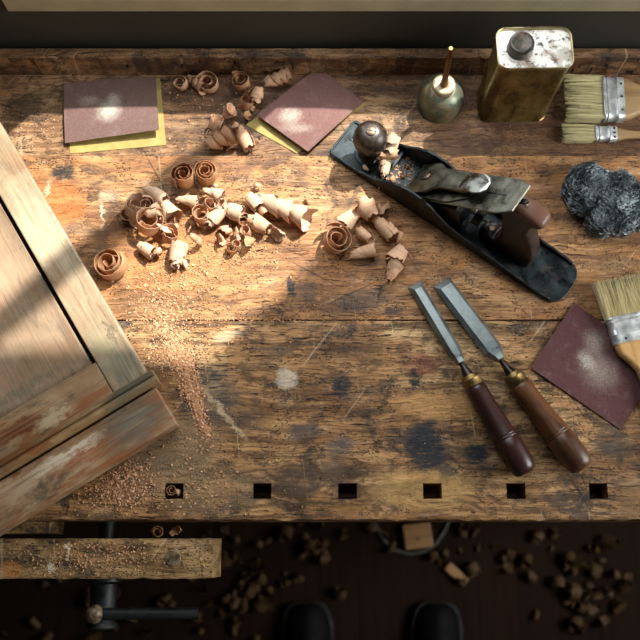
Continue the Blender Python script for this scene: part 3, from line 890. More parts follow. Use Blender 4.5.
# ------------------------------------------------------------------ chisels
def chisel(label, tip, end, bw, hr, hm, L_blade, L_ferr0, L_ferr1):
    a = at(*tip, .002); b = at(*end, .016)
    d = b - a; d.z = 0; L = d.length
    tilt = math.asin((hr + .0006) / (L * .87))
    root = thing('wood_chisel', label, 'chisel', (a.x, a.y, B + .0014), (0, -tilt, math.atan2(d.y, d.x)))
    root.rotation_mode = 'XYZ'
    # blade (bevel edged), local +x from the cutting edge to the handle, z up
    xb = L * L_blade; w = bw / 2; t = .0058
    secs = [(0, w, w, 0.0, .0003), (.0085, w, w - .0046, .0006, t), (xb - .010, w, w - .0048, .0007, t + .0006), (xb - .001, w * .72, w * .35, .0008, t + .0006), (xb + .005, .0050, .0036, .0004, t + .001)]
    rings = []
    for x, wo, wi, ze, zt in secs:
        rings.append([(x, -wo, -.0005), (x, wo, -.0005), (x, wo, ze), (x, wi, zt), (x, -wi, zt), (x, -wo, ze)])
    bm = nb(); loft(bm, rings); obj('blade', bm, mChisel, root, bevel=.0003, seg=1)
    RY = Matrix.Rotation(PI / 2, 4, 'Y')
    x0, x1 = L * L_ferr0, L * L_ferr1
    bm = nb(); lathe(bm, [(.0036, xb + .002), (.0034, xb + .006), (.0042, (xb + x0) / 2), (.0062, x0 - .004), (.0070, x0)], 24, Matrix.Translation((0, 0, .0012)) @ RY)
    obj('neck', bm, mNeck, root, auto=.9)
    rf = hr * .69
    bm = nb(); lathe(bm, [(rf * .92, x0 - .0005), (rf, x0 + .0008), (rf, x0 + .004), (rf * 1.03, x0 + .0045), (rf * 1.03, x0 + .006), (rf, x0 + .0065), (rf * 1.02, x1)], 32, Matrix.Translation((0, 0, .0008)) @ RY)
    obj('ferrule', bm, mBrass, root, auto=.8)
    Hh = L - x1
    pf = [(rf * 1.0, 0), (rf * 1.13, .015), (rf * 1.18, .05), (rf * 1.14, .12), (rf * 1.13, .2), (rf * 1.19, .32), (hr * .88, .45), (hr * .94, .57), (hr * .965, .585), (hr * .93, .59), (hr * .965, .597), (hr * .975, .612), (hr * .94, .617), (hr * .98, .624), (hr, .72), (hr * .99, .84), (hr * .93, .93), (hr * .80, .975), (hr * .5, .998), (.0005, 1.0)]
    bm = nb(); lathe(bm, [(r, x1 + t_ * Hh) for r, t_ in pf], 40, RY, cap1=False)
    obj('handle', bm, hm, root, auto=1.0)


chisel('narrower wood chisel with very dark reddish handle, left of the pair', (414.5, 284), (526, 474.5), .0185, .0160, mRose, .415, .505, .558)
chisel('wider wood chisel with lighter brown wooden handle, right of the pair', (441.5, 282), (582.5, 470), .0245, .0172, mBrownW, .415, .512, .565)

# ------------------------------------------------------------------ brushes
def brush(label, origin, rotz, blen, bw, flen, thick, hpts, bm_mat, hm, z, ntuft, tipz=.35, splay=0.0, rolls=3, tilt=0.0):
    """local: +x from bristle tips to handle; origin = ferrule front centre"""
    root = thing('paint_brush', label, 'brush', (origin[0], origin[1], B + z), (0, tilt, rotz))
    w = bw / 2; rnd = random.Random(len(label))
    # bristles: solid core + individually modelled strands fanned on its surface
    bm = nb(); rings = []
    NS = 28
    for t in (0, .15, .4, .7, .9, 1.0):
        x = -t * blen; ww = w * (1 + splay * t) * (1 - .03 * t); hh = thick / 2 * (1 - .10 * t) * (1.0 if t < .95 else .7)
        ring = []
        for k in range(NS):
            a = 2 * PI * k / NS; ca, sa = math.cos(a), math.sin(a)
            e = .35
            px = math.copysign(abs(ca) ** e, ca) * (ww - .001); pz = math.copysign(abs(sa) ** .7, sa) * (hh - .001)
            ring.append((x * (.965 if t == 1 else 1), px, thick / 2 + pz))
        rings.append(ring)
    loft(bm, rings); 
    core = obj('bristle_core', bm, mCore, root, smooth=True)
    bm = nb()
    for i in range(ntuft):
        y0 = rnd.uniform(-1, 1); side = rnd.random()
        top = side < .62
        if not top: y0 = rnd.choice((-1, 1)) * rnd.uniform(.96, 1.0) if rnd.random() < .5 else y0
        zz0 = thick * (.93 if top else rnd.uniform(.1, .95))
        ln = blen * rnd.uniform(.88, 1.05); clump = mnoise.noise(Vector((y0 * 9, 3, splay))) * .0035
        clump2 = mnoise.noise(Vector((y0 * 30, 7, splay))) * .0012
        sp = w * (1 + splay)
        pts = []
        z1_ = zz0 * rnd.uniform(.82, 1.0) + (rnd.uniform(-.0006, .0008))
        if rnd.random() < .12: z1_ = thick * rnd.uniform(.3, .9)
        wig = rnd.uniform(-.001, .001)
        for t in (0, .3, .62, 1.0):
            y = y0 * w * .985 * (1 + splay * t) + (clump + clump2) * t * t + wig * math.sin(t * 4) + rnd.uniform(-.0003, .0003)
            pts.append((-ln * t + .001, y, zz0 + (z1_ - zz0) * t + .0004 * math.sin(t * 3)))
        r0 = rnd.uniform(.00026, .00055)
        tube(bm, pts, [r0, r0, r0 * .9, r0 * .45], 4)
    st = obj('bristles', bm, bm_mat, root, smooth=False); st['kind'] = 'stuff'
    # ferrule: pressed metal band with rolled beads
    bm = nb(); rings = []
    prof_ = [(-.0005, .0000)]
    xs = [0, .0012, .0024, .0036, .0048]
    prof_ = [(-.001, 0), (0, .0008), (.0015, .0012), (.0030, .0004), (.0042, .0), (.0055, .0009), (.0068, .0), (flen * .62, 0), (flen * .66, .0009), (flen * .72, 0), (flen, 0), (flen + .0001, -.0008)]
    for x, e in prof_:
        rings.append([(x, p[0], thick / 2 + p[1]) for p in rrect(bw + 2 * e, thick + 2 * e, thick * .38, 6)])
    loft(bm, rings); fer = obj('ferrule', bm, mFerr, root, auto=.9)
    for k in range(3):
        bm = nb(); lathe(bm, [(.0016, 0), (.0014, .0006), (.0006, .0009)], 14, Matrix.Translation((flen * .86, (k - 1) * bw * .3, thick))); obj('nail', bm, mNeck, fer, auto=.8)
    # handle: outline lofted along x
    rings = []
    for x, hw, ht in hpts:
        rings.append([(flen + x, p[0], thick / 2 + p[1]) for p in rrect(hw * 2, ht, min(hw, ht / 2) * .85, 6)])
    bm = nb(); loft(bm, rings); obj('handle', bm, hm, root, auto=1.0)
    return root


# large brush in the tray, handle off to the right
o1 = at(602, 99, TR + .01)
brush('broad paint brush with long olive bristles lying in the tray beside the tin can', (o1.x, o1.y), math.radians(-1.5), .051, .064, .028, .018,
      [(-.002, .0305, .0155), (.004, .0302, .0155), (.012, .0265, .0155), (.024, .0205, .0145), (.042, .0165, .013), (.08, .014, .012), (.12, .016, .012), (.15, .012, .010), (.156, .006, .007)], mBrist, mPaleH, TR, 900, splay=.02)
o2 = at(594.5, 134, TR + .006)
brush('narrow paint brush with short bristles lying in the tray just below the broad brush', (o2.x, o2.y), math.radians(-1.5), .044, .021, .029, .012,
      [(-.002, .0088, .0095), (.004, .0088, .0095), (.014, .0062, .0085), (.03, .0052, .008), (.07, .0062, .008), (.12, .007, .008), (.15, .004, .006)], mBrist, mPaleH, TR, 420, splay=.22, rolls=2)
o3 = at(635, 314, .012)
brush('broad paint brush with straw bristles and beech handle lying over the dark sandpaper', (o3.x, o3.y), math.radians(-90 + 12), .049, .075, .033, .017,
      [(-.002, .0365, .015), (.004, .0365, .015), (.012, .035, .015), (.024, .026, .0145), (.036, .0195, .0135), (.06, .0165, .0125), (.10, .0165, .012), (.14, .018, .012), (.165, .013, .010), (.172, .006, .006)], mBrist2, mBeech, .0022, 1100, splay=.05)

# ------------------------------------------------------------------ steel wool
wc = at(602, 203, .01)
wool = thing('steel_wool_pad', 'fuzzy dark grey wad of steel wool above the broad brush, right side of bench', 'steel wool', (wc.x, wc.y, B), (0, 0, math.radians(-35)))
bm = nb(); bmesh.ops.create_icosphere(bm, subdivisions=5, radius=1)
LOB = [(.036, .024, .020, .022), (-.034, -.004, .014, .020), (-.032, .010, .016, .024), (-.012, .012, .018, .024), (.012, -.002, .022, .024), (.03, -.012, .018, .020), (.006, .028, .020, .018), (.026, .014, .016, .024), (-.018, -.012, .014, .022), (.012, -.022, .014, .022), (.040, .004, .014, .018)]


def wool_surf(d):
    # support-like blend of lobes: farthest ray exit from centre
    best = .012; c0 = Vector((0, 0, .014))
    for (x, y, z, r) in LOB:
        q = Vector((x, y, z)) - c0
        b_ = d.dot(q); disc = b_ * b_ - q.length_squared + r * r
        if disc > 0:
            t = b_ + math.sqrt(disc)
            if t > best: best = t
    return c0, best


for v in bm.verts:
    d = v.co.normalized(); c0, t = wool_surf(d)
    t *= 1 + .10 * mnoise.noise(d * 4) + .06 * mnoise.noise(d * 11)
    p = c0 + d * t; p.z = max(p.z, .001); v.co = p
bmesh.ops.smooth_vert(bm, verts=bm.verts, factor=.5, use_axis_x=True, use_axis_y=True, use_axis_z=True)
body_pts = [v.co.copy() for v in bm.verts]
body_n = [v.normal.copy() for v in bm.verts]
bm.normal_update(); body_n = [v.normal.copy() for v in bm.verts]
obj('wool_body', bm, mWool, wool, smooth=True)
bm = nb(); rnd = random.Random(5)
for i in range(7500):
    k = rnd.randrange(len(body_pts)); p = body_pts[k]; n = body_n[k]
    if p.z < .002: continue
    t = n.orthogonal().normalized(); t = Matrix.Rotation(rnd.uniform(0, 2 * PI), 3, n) @ t
    # follow a swirl field
    fl = mnoise.noise_vector(p * 60); t = (t * .5 + fl - n * fl.dot(n)).normalized()
    s_ = n.cross(t); R = rnd.uniform(.004, .016); Ls = rnd.uniform(.006, .020); off = rnd.uniform(-.0004, .0012) if rnd.random() < .93 else rnd.uniform(.001, .003)
    pts = []
    for j in range(6):
        q = (j / 5 - .5) * Ls
        pts.append(p + t * (R * math.sin(q / R)) + s_ * (R * (1 - math.cos(q / R))) + n * (off - q * q * 9 * rnd.uniform(.4, 1)))
    for q in pts: q.z = max(q.z, .0008)
    tube(bm, pts, rnd.uniform(.00013, .00027), 3)
o = obj('steel_fibres', bm, mWoolF, wool); o['kind'] = 'stuff'

# ------------------------------------------------------------------ tin can
tin = thing('metal_tin_can', 'tall rectangular amber-brown metal tin with speckled flaking top and dark screw cap', 'tin can', (.2590, .5795, B + TR), (0, 0, math.radians(1)))
TW, TD, THt = .0905, .0545, .1405
bm = nb()
rings = []
for z, e in ((0, -.0008), (.0005, .0), (.0022, .0003), (.0030, -.0006), (THt - .006, -.0006)):
    rings.append([(p[0], p[1], z) for p in rrect(TW + 2 * e, TD + 2 * e, .0125, 8)])
loft(bm, rings); obj('can_body', bm, mTin, tin, auto=.9)
bm = nb()
rr = []
for (e, z) in ((-.0006, THt - .006), (.0006, THt - .0055), (.0010, THt - .002), (.0008, THt - .0003), (.0001, THt), (-.0007, THt - .0005), (-.0010, THt - .003), (-.0012, THt - .0055)):
    rr.append([(p[0], p[1], z) for p in rrect(TW + 2 * e, TD + 2 * e, .0125 + e, 8)])
loft(bm, rr, cap=False); R_ = None
obj('can_rim', bm, metal('tin_rim', '#8a7c58', '#b5aa86', .3, 60, '#3c2c1a', .5), tin, auto=.9)
bm = nb(); loft(bm, [[(p[0], p[1], z) for p in rrect(TW - .0022, TD - .0022, .0115, 8)] for z in (THt - .006, THt - .0042)]); obj('can_top', bm, mTinTop, tin, auto=.6)
cx_, cy_ = -.0185, -.0005
bm = nb(); lathe(bm, [(.0185, THt - .0045), (.0182, THt - .0028), (.0160, THt - .0026)], 36, Matrix.Translation((cx_, cy_, 0))); obj('cap_collar', bm, mTinTop, tin, auto=.6)
bm = nb()
prof = [(.0150, 0)]
for k in range(4): prof += [(.0156, .001 + k * .0026), (.0156, .0022 + k * .0026), (.0148, .0028 + k * .0026)]
prof += [(.0150, .0125), (.0150, .0150), (.0142, .0160), (.0120, .0164), (.0110, .0156), (.0001, .0156)]
lathe(bm, [(r, z + THt - .0028) for r, z in prof], 40, Matrix.Translation((cx_, cy_, 0)), cap1=False)
obj('screw_cap', bm, mCapR, tin, auto=.7)

# ------------------------------------------------------------------ oil can
oc = at(439, 106, TR)
oil = thing('oil_can', 'small squat greenish metal oil can with thin brass spout, standing in tray beside the tin', 'oil can', (oc.x, .5800, B + TR))
bm = nb()
lathe(bm, [(.0275, 0), (.0295, .0012), (.0300, .003), (.0292, .006), (.0292, .012), (.0300, .018), (.0298, .024), (.0285, .030), (.0255, .036), (.0215, .0405), (.0170, .0435), (.0145, .0448)], 56)
obj('can_body', bm, mOil, oil, auto=.9)
bm = nb(); lathe(bm, [(.0148, .0430), (.0152, .0480), (.0150, .0515), (.0138, .0530), (.0100, .0535), (.0060, .0528), (.0040, .0510)], 40); obj('collar', bm, mCollar, oil, auto=.8)
spd = Vector((-.003, .002, .084)); s0 = Vector((0, 0, .050))
bm = nb(); pts = [s0 + spd * t for t in (0, .06, .12, .5, .72, .75, .98, 1.0)]
tube(bm, pts, [.0052, .0050, .0042, .0036, .0034, .0030, .0020, .0021], 18)
sp_ = obj('spout', bm, metal('spout_dull_brass', '#6a5030', '#86683f', .42, 60, None, 0, .8), oil, auto=.8)
bm = nb(); tube(bm, [s0 + spd * .985, s0 + spd * 1.006], [.0026, .0026], 16); obj('spout_tip', bm, mBrass, sp_, auto=.8)
bm = nb(); tube(bm, [s0 + spd * .74, s0 + spd * .97], [.0031, .0024], 16); obj('spout_end', bm, metal('copper_dark', '#5a3420', '#8a5634', .35, 60), sp_, auto=.8)

# ------------------------------------------------------------------ wood shavings
def ribbon_mesh(name, seed, turns, r0, r1, width, pitch=0.0, rag=.12, wob=.1, rot=None, nseg=26, power=1.0, taper=.25, th=.0004, drift=0.0, cone=0.0):
    """curled ribbon: spiral about its own axis, thin but solid, torn edges"""
    n = max(10, int(turns * nseg)); nw = 5
    bm = nb(); uvl = bm.loops.layers.uv.new('UVMap')
    R = []; arc = 0; prev = None
    for i in range(n + 1):
        s_ = i / n; a = turns * 2 * PI * s_
        r = r0 + (r1 - r0) * s_ ** power
        r *= 1 + wob * mnoise.noise(Vector((a * .55, seed * 7.3, 1)))
        w = width * (1 - taper * (2 * s_ - 1) ** 4) * (1 + .35 * mnoise.noise(Vector((a * .7, seed, 5))))
        zc = pitch * (s_ - .5) + .12 * width * mnoise.noise(Vector((a * .5, seed, 9)))
        cx = drift * s_
        row = []
        for j in range(nw + 1):
            v = j / nw - .5
            rr = r * (1 + .05 * mnoise.noise(Vector((a * .9, v * 3, seed)))) - width * .02 * (v * 2) ** 2 + cone * v * r + wob * .6 * r * v * math.sin(a * .8 + seed)
            e = 0
            if j in (0, nw): e = rag * width * .5 * mnoise.noise(Vector((a * 3.1, j * 3.0, seed + 2))) + rag * width * .35 * mnoise.noise(Vector((a * 9, j, seed)))
            z = zc + v * w + (e if j == nw else -e if j == 0 else 0)
            row.append(Vector((cx + rr * math.cos(a), rr * math.sin(a), z)))
        if prev is not None: arc += (row[nw // 2] - prev[nw // 2]).length
        prev = row; R.append((row, arc))
    # two sided sheet with its own thickness
    top = []; bot = []
    for i, (row, ar) in enumerate(R):
        a = turns * 2 * PI * i / n; nrm = Vector((math.cos(a), math.sin(a), 0))
        top.append([bm.verts.new(p + nrm * th / 2) for p in row]); bot.append([bm.verts.new(p - nrm * th / 2) for p in row])

    def face(vs, uvs):
        f = bm.faces.new(vs)
        for l, uv in zip(f.loops, uvs): l[uvl].uv = uv
    for i in range(n):
        for j in range(nw):
            u0, u1 = R[i][1] + seed, R[i + 1][1] + seed; v0, v1 = j / nw * width, (j + 1) / nw * width
            face((top[i][j], top[i + 1][j], top[i + 1][j + 1], top[i][j + 1]), ((u0, v0), (u1, v0), (u1, v1), (u0, v1)))
            face((bot[i][j], bot[i][j + 1], bot[i + 1][j + 1], bot[i + 1][j]), ((u0, v0), (u0, v1), (u1, v1), (u1, v0)))
        for j in (0, nw):
            face((top[i][j], bot[i][j], bot[i + 1][j], top[i + 1][j]), ((0, 0), (0, .001), (.001, .001), (.001, 0)))
    for i in (0, n):
        for j in range(nw): face((top[i][j], top[i][j + 1], bot[i][j + 1], bot[i][j]), ((0, 0), (0, .001), (.001, .001), (.001, 0)))
    bmesh.ops.transform(bm, matrix=(rot or Matrix.Identity(4)), verts=bm.verts)
    zm = min(v.co.z for v in bm.verts)
    bmesh.ops.translate(bm, verts=bm.verts, vec=(0, 0, -zm))
    me = bpy.data.meshes.new(name); bm.to_mesh(me); bm.free()
    me.set_sharp_from_angle(angle=1.2)
    return me


def crumple_mesh(name, seed, length, width, rot=None, curl=1.0):
    """short torn flake of shaving, buckled by a random walk"""
    bm = nb(); uvl = bm.loops.layers.uv.new('UVMap')
    n = 20; nw = 4; rnd = random.Random(seed); p = Vector((0, 0, 0)); a = rnd.uniform(0, 6)
    tw = 0; rows = []; k = rnd.uniform(2, 5) * curl / length; yaw = 0
    for i in range(n + 1):
        a += k * length / n * rnd.uniform(.3, 1.9); tw += rnd.uniform(-.28, .28); yaw += rnd.uniform(-.2, .2)
        d = Vector((math.cos(a) * math.cos(yaw), math.cos(a) * math.sin(yaw), math.sin(a)))
        p = p + d * length / n
        s_ = Vector((-math.sin(yaw) , math.cos(yaw), 0)); s_ = (Matrix.Rotation(tw, 3, d) @ s_)
        w = width * (1 - .5 * abs(2 * i / n - 1) ** 3) * rnd.uniform(.8, 1.12)
        up = s_.cross(d)
        rows.append(([p + s_ * w * (j / nw - .5) + up * (-.12 * w * (2 * j / nw - 1) ** 2) for j in range(nw + 1)], up.normalized()))
    th = .0004
    top = [[bm.verts.new(q + u * th / 2) for q in r] for r, u in rows]; bot = [[bm.verts.new(q - u * th / 2) for q in r] for r, u in rows]

    def face(vs, c):
        f = bm.faces.new(vs)
        for l, uv in zip(f.loops, c): l[uvl].uv = uv
    for i in range(n):
        for j in range(nw):
            u0, u1 = i / n * length + seed, (i + 1) / n * length + seed; v0, v1 = j / nw * width, (j + 1) / nw * width
            face((top[i][j], top[i + 1][j], top[i + 1][j + 1], top[i][j + 1]), ((u0, v0), (u1, v0), (u1, v1), (u0, v1)))
            face((bot[i][j], bot[i][j + 1], bot[i + 1][j + 1], bot[i + 1][j]), ((u0, v0), (u0, v1), (u1, v1), (u1, v0)))
        for j in (0, nw): face((top[i][j], bot[i][j], bot[i + 1][j], top[i + 1][j]), ((0, 0),) * 4)
    for i in (0, n):
        for j in range(nw): face((top[i][j], top[i][j + 1], bot[i][j + 1], bot[i][j]), ((0, 0),) * 4)
    if rot: bmesh.ops.transform(bm, matrix=rot, verts=bm.verts)
    c = sum((v.co for v in bm.verts), Vector()) / len(bm.verts); zm = min(v.co.z for v in bm.verts)
    bmesh.ops.translate(bm, verts=bm.verts, vec=(-c.x, -c.y, -zm))
    me = bpy.data.meshes.new(name); bm.to_mesh(me); bm.free()
    return me


RZ = lambda a: Matrix.Rotation(a, 4, 'Z')
RYm = lambda a: Matrix.Rotation(a, 4, 'Y')
PXM = 1 / 800.0


def shav(px, py, kind, r, w, head, mat, label, lift=0.0, seed=None, turns=None, tilt=0.0, zb=None, pitch=None, group='plane shavings heaped on the bench'):
    seed = seed if seed is not None else (px * 3 + py * 7) % 97 + .37
    rr = r * PXM; ww = w * PXM; h = math.radians(head)
    if kind == 'S':      # tight spiral standing on edge
        me = ribbon_mesh('wood_shaving', seed, turns or 3, rr * .22, rr, ww, 0, .22, .10, RZ(h) @ RYm(tilt), power=.9)
    elif kind == 'O':    # loose ring / hook standing on edge
        me = ribbon_mesh('wood_shaving', seed, turns or 1.3, rr * .45, rr, ww, ww * .3, .28, .22, RZ(h) @ RYm(tilt))
    elif kind == 'L':    # tube lying on its side
        me = ribbon_mesh('wood_shaving', seed, turns or 2.4, rr * .42, rr * 1.05, ww * .8, ww * .5, .30, .13, RZ(h) @ RYm(PI / 2 - tilt) @ RZ(seed), taper=.55, cone=.55 * math.sin(seed * 5))
    elif kind == 'H':    # long helical roll
        me = ribbon_mesh('wood_shaving', seed, turns or 4, rr * .8, rr * 1.0, ww * .30, ww * .74, .30, .14, RZ(h) @ RYm(PI / 2 - tilt) @ RZ(seed), taper=.15, cone=.75)
    elif kind == 'C':    # crumpled flake
        me = crumple_mesh('wood_shaving', int(seed * 10), ww * 1.9, rr * 1.3, RZ(h), 1.3)
    elif kind == 'F':    # flat flake
        me = crumple_mesh('wood_shaving', int(seed * 10), ww * 1.2, rr * 1.3, RZ(h), .35)
    hh = max(v.co.z for v in me.vertices)
    if zb is None: zb = 0.0 if at(px, py).y < YL else TR
    p = at(px, py, zb + lift + hh * .5)
    o = link('wood_shaving', me, mat, None, True, (p.x, p.y, B + zb + lift + .0002))
    return tag(o, label, 'wood shaving', group)


A_, B__, C__ = mShA, mShB, mShC
G1 = 'plane shavings heaped left of centre'
G2 = 'plane shavings beside the plane'
G3 = 'plane shavings in the tray'
for a in [
    (110, 264, 'S', 17, 17, 150, B__, 'lone spiral shaving standing on its edge beside the cabinet door', 0, 3.1, 2.7, .12),
    (184, 177, 'S', 12.5, 22, 20, B__, 'left of the two upright spiral curls just below the tray edge', 0, 5.2, 2.6, .05),
    (206, 174, 'S', 12.5, 20, 200, B__, 'right of the two upright spiral curls just below the tray edge', 0, 7.4, 3.0, -.05),
    (136, 207, 'O', 13, 15, 60, C__, 'crumpled cupped shaving at the upper left tip of the big heap', 0, 2.2, 1.6, .5),
    (148, 221, 'O', 15, 17, 200, A_, 'wide open cup-shaped shaving at the left of the big heap', 0, 9.1, 1.5, -.35),
    (157, 195, 'L', 8.5, 24, -35, C__, 'pale lying roll on top edge of the big heap, left part', .003, 4.4, 2.4, .1),
    (169, 209, 'L', 9, 19, -60, C__, 'plump pale roll on the right flank of the left clump', .002, 6.6, 2.5, .1),
    (170, 235, 'O', 10, 12, 30, A_, 'open ring shaving at the lower right of the left clump', 0, 8.2, 1.4, .3),
    (146, 249, 'L', 7.5, 17, -30, C__, 'small lumpy roll below the left clump of the heap', 0, 1.3, 2.8, .1),
    (158, 251, 'C', 7, 14, -20, A_, 'crumpled scrap between the two lowest rolls of the left clump'),
    (177, 255, 'L', 9, 24, 80, C__, 'stubby upright-pointing roll under the left clump, its end towards the front', 0, 3.8, 2.3, .15),
    (187, 200, 'L', 6, 21, -12, C__, 'slender roll bridging the left clump and the middle rings', .003, 2.9, 2.3, 0),
    (201, 214, 'O', 11, 14, 100, A_, 'open upright ring in the middle of the heap', 0, 6.1, 1.7, .15),
    (213, 193, 'L', 6.5, 22, -22, C__, 'pale thin roll at the top middle of the heap', .006, 7.7, 2.5, 0),
    (209, 204, 'O', 9, 11, 10, A_, 'arched curl behind the open ring in the middle of the heap', .003, 5.5, 1.2, .5),
    (215, 217, 'L', 7.5, 21, 42, C__, 'diagonal pale roll right of the open ring', .002, 4.9, 2.4, .1),
    (233, 211, 'L', 9, 20, -15, C__, 'bright plump roll in the centre right of the heap', .002, 8.8, 2.5, .1),
    (254, 202, 'L', 8.5, 20, -50, C__, 'bright roll heading the long segmented shaving', .003, 1.9, 2.3, .15),
    (284, 209, 'H', 9.8, 66, -24, C__, 'longest shaving, segmented roll at the right end of the heap', .0005, 6.3, 3.3, 0),
    (258, 223, 'L', 8, 24, -32, A_, 'roll lying just below the long segmented shaving', 0, 3.3, 2.3, .1),
    (277, 233, 'F', 12, 17, 50, C__, 'flat pale folded flake below the long segmented shaving'),
    (239, 229, 'C', 9, 16, 20, A_, 'crumpled curl in the lower middle of the heap'),
    (231, 249, 'S', 6, 9, 0, B__, 'small tight spiral at the lowest point of the heap, left one', 0, 2.7, 2.4, .1),
    (237, 246, 'O', 5, 8, 90, A_, 'tiny open curl touching the small spiral at the heap\'s lowest point', 0, 1.1, 1.3, .2),
    (250, 241, 'C', 9, 13, 70, B__, 'dark-edged crumpled scrap lower right in the heap'),
    (221, 240, 'C', 8, 12, 120, A_, 'crumpled scrap left of the small low spiral'),
    (226, 229, 'C', 8, 12, -60, A_, 'crumpled scrap under the bright plump roll'),
    (198, 240, 'F', 7, 22, 8, A_, 'flat long flake lying apart below the middle of the heap'),
    (247, 232, 'O', 6, 9, 150, A_, 'small open curl between the crumpled scraps of the heap', 0, 4.2, 1.3, .3),
    (262, 212, 'C', 9, 13, 30, A_, 'crumpled scrap tucked against the head of the long roll'),
    (257, 187, 'C', 4.5, 11, 10, A_, 'tiny flake lying alone above the heap'),
    (306, 201, 'C', 4, 8, 80, B__, 'tiny reddish flake lying alone above the long roll\'s end'),
    (163, 219, 'C', 10, 16, -70, C__, 'crumpled bright scrap filling the left clump'),
    (159, 210, 'C', 9, 15, 20, C__, 'crumpled pale scrap inside the top of the left clump'),
    (137, 222, 'C', 9, 15, 130, A_, 'crumpled scrap low on the left side of the heap'),
    (128, 214, 'O', 8, 12, 240, A_, 'small open curl at the leftmost edge of the heap', 0, 7.2, 1.3, .3),
    (216, 186, 'C', 4, 7, 0, A_, 'tiny scrap touching the top middle roll of the heap'),
    (146, 203, 'O', 8, 11, 300, C__, 'small open curl filling the top of the left clump', .006, 3.7, 1.5, .5),
    (152, 211, 'L', 7, 15, 15, C__, 'short pale roll across the middle of the left clump', .010, 8.1, 2.2, .2),
    (164, 228, 'C', 8, 14, 100, C__, 'crumpled scrap under the plump roll of the left clump'),
    (174, 221, 'C', 7, 13, -30, A_, 'crumpled scrap at the right edge of the left clump'),
    (193, 222, 'C', 7, 12, 45, A_, 'crumpled scrap left of the open middle ring'),
    (205, 226, 'C', 7, 13, -15, B__, 'dark crumpled scrap below the open middle ring'),
    (222, 206, 'O', 7, 10, 120, C__, 'small pale curl between the diagonal and plump rolls', .004, 6.9, 1.4, .5),
    (243, 220, 'O', 7, 10, 310, A_, 'small open curl under the start of the long roll', 0, 9.3, 1.4, .4),
    (268, 228, 'C', 7, 12, -80, B__, 'dark crumpled scrap between lower roll and flat flake'),
    (238, 238, 'C', 6, 10, 200, A_, 'torn scrap just above the small tight spiral'),
    (185, 262, 'C', 7, 12, 60, C__, 'torn flake leaning on the stubby roll\'s lower end'),
    (190, 228, 'F', 5, 11, 140, A_, 'flat chip between the left clump and the middle ring'),
]: shav(*a, group=G1) if len(a) <= 12 else None
for a in [
    (336, 239, 'S', 16.5, 17, 330, A_, 'rosette-shaped spiral at the left of the group below the plane', 0, 4.1, 2.5, .25),
    (347, 220, 'L', 9, 18, 40, C__, 'bright roll rising from the rosette spiral', .004, 2.1, 1.7, .2),
    (356, 214, 'C', 8, 12, 60, A_, 'crumpled scrap between the rosette and the upper rolls'),
    (368, 209, 'L', 9.5, 22, -62, A_, 'smooth upright-slanting roll next to the plane\'s side', 0, 5.9, 2.0, .2),
    (383, 208, 'C', 10, 19, -20, A_, 'crumpled shaving pressed against the plane\'s side'),
    (364, 235, 'L', 6.5, 18, -40, A_, 'small dark-shaded roll right of the rosette', 0, 8.3, 2.0, .1),
    (362, 252, 'L', 7, 25, 15, A_, 'small roll lying level below the others, near the plane', 0, 1.7, 2.6, 0),
    (385, 228, 'L', 8.5, 25, -50, A_, 'middle roll of the chain running down beside the plane', .001, 6.9, 2.4, .05),
    (395, 222, 'C', 8, 14, -70, B__, 'shaded crumpled scrap at the right of the chain beside the plane'),
    (398, 237, 'C', 7, 12, 20, A_, 'crumpled scrap below the middle roll of the chain'),
    (396, 256, 'L', 8.5, 20, 50, A_, 'second lowest roll of the chain beside the plane', .001, 3.6, 2.3, .05),
    (393, 270, 'L', 8.5, 22, 62, A_, 'lowest roll of the chain beside the plane, nearest the chisels', 0, 7.9, 2.4, .05),
]: shav(*a, group=G2)
for a in [
    (181, 84, 'O', 8, 11, 200, A_, 'small ring at the left end of the tray shavings', 0, 2.3, 1.7, .2),
    (195, 82, 'H', 5, 30, -42, A_, 'twisted thin roll between the small ring and open hook, in the tray', 0, 5.1, 3.2, .1),
    (208, 83, 'S', 14, 12, 260, A_, 'open hook-shaped curl in the tray under the back rail', 0, 3.4, 1.9, .1),
    (240, 82, 'S', 12, 12, 100, B__, 'loose spiral curl in the tray below the rail, right of the hook', 0, 8.4, 2.1, .1),
    (277, 79, 'H', 7, 34, 22, A_, 'ridged roll at the back of the tray beside the diagonal sandpaper', 0, 6.7, 3.6, 0),
    (257, 95, 'L', 7.5, 16, 75, A_, 'stubby roll with a dark hollow end, tray, under the loose spiral', .001, 4.6, 2.6, .3),
    (246, 101, 'O', 10, 11, 30, B__, 'open ring beneath the stubby hollow roll in the tray', 0, 1.8, 1.2, .3),
    (228, 112, 'L', 7, 13, 20, A_, 'short tube standing above the tray cluster near the ledge', .006, 9.2, 2.2, .6),
    (216, 124, 'O', 8, 14, 60, A_, 'dark-shaded cup-shaped curl left of the short tube in the tray', 0, 2.8, 1.5, .7),
    (219, 140, 'H', 9, 34, 28, A_, 'largest roll of the tray cluster, lying just behind the ledge', 0, 7.1, 2.7, .05),
    (245, 139, 'L', 7.5, 25, -65, A_, 'roll beside the yellow sandpaper flap, pointing at the ledge', 0, 5.7, 2.4, .05),
    (236, 127, 'C', 6, 12, 10, A_, 'crumpled bit joining the two rolls behind the ledge'),
    (248, 116, 'C', 5, 14, 40, B__, 'crumpled strip lying against the yellow flap'),
    (252, 108, 'C', 5, 9, 60, A_, 'small scrap above the yellow flap\'s corner'),
    (231, 147, 'F', 5, 12, 20, A_, 'flat scrap on the tray floor right behind the ledge'),
]: shav(*a, group=G3)
G4 = 'shavings caught in the plane'
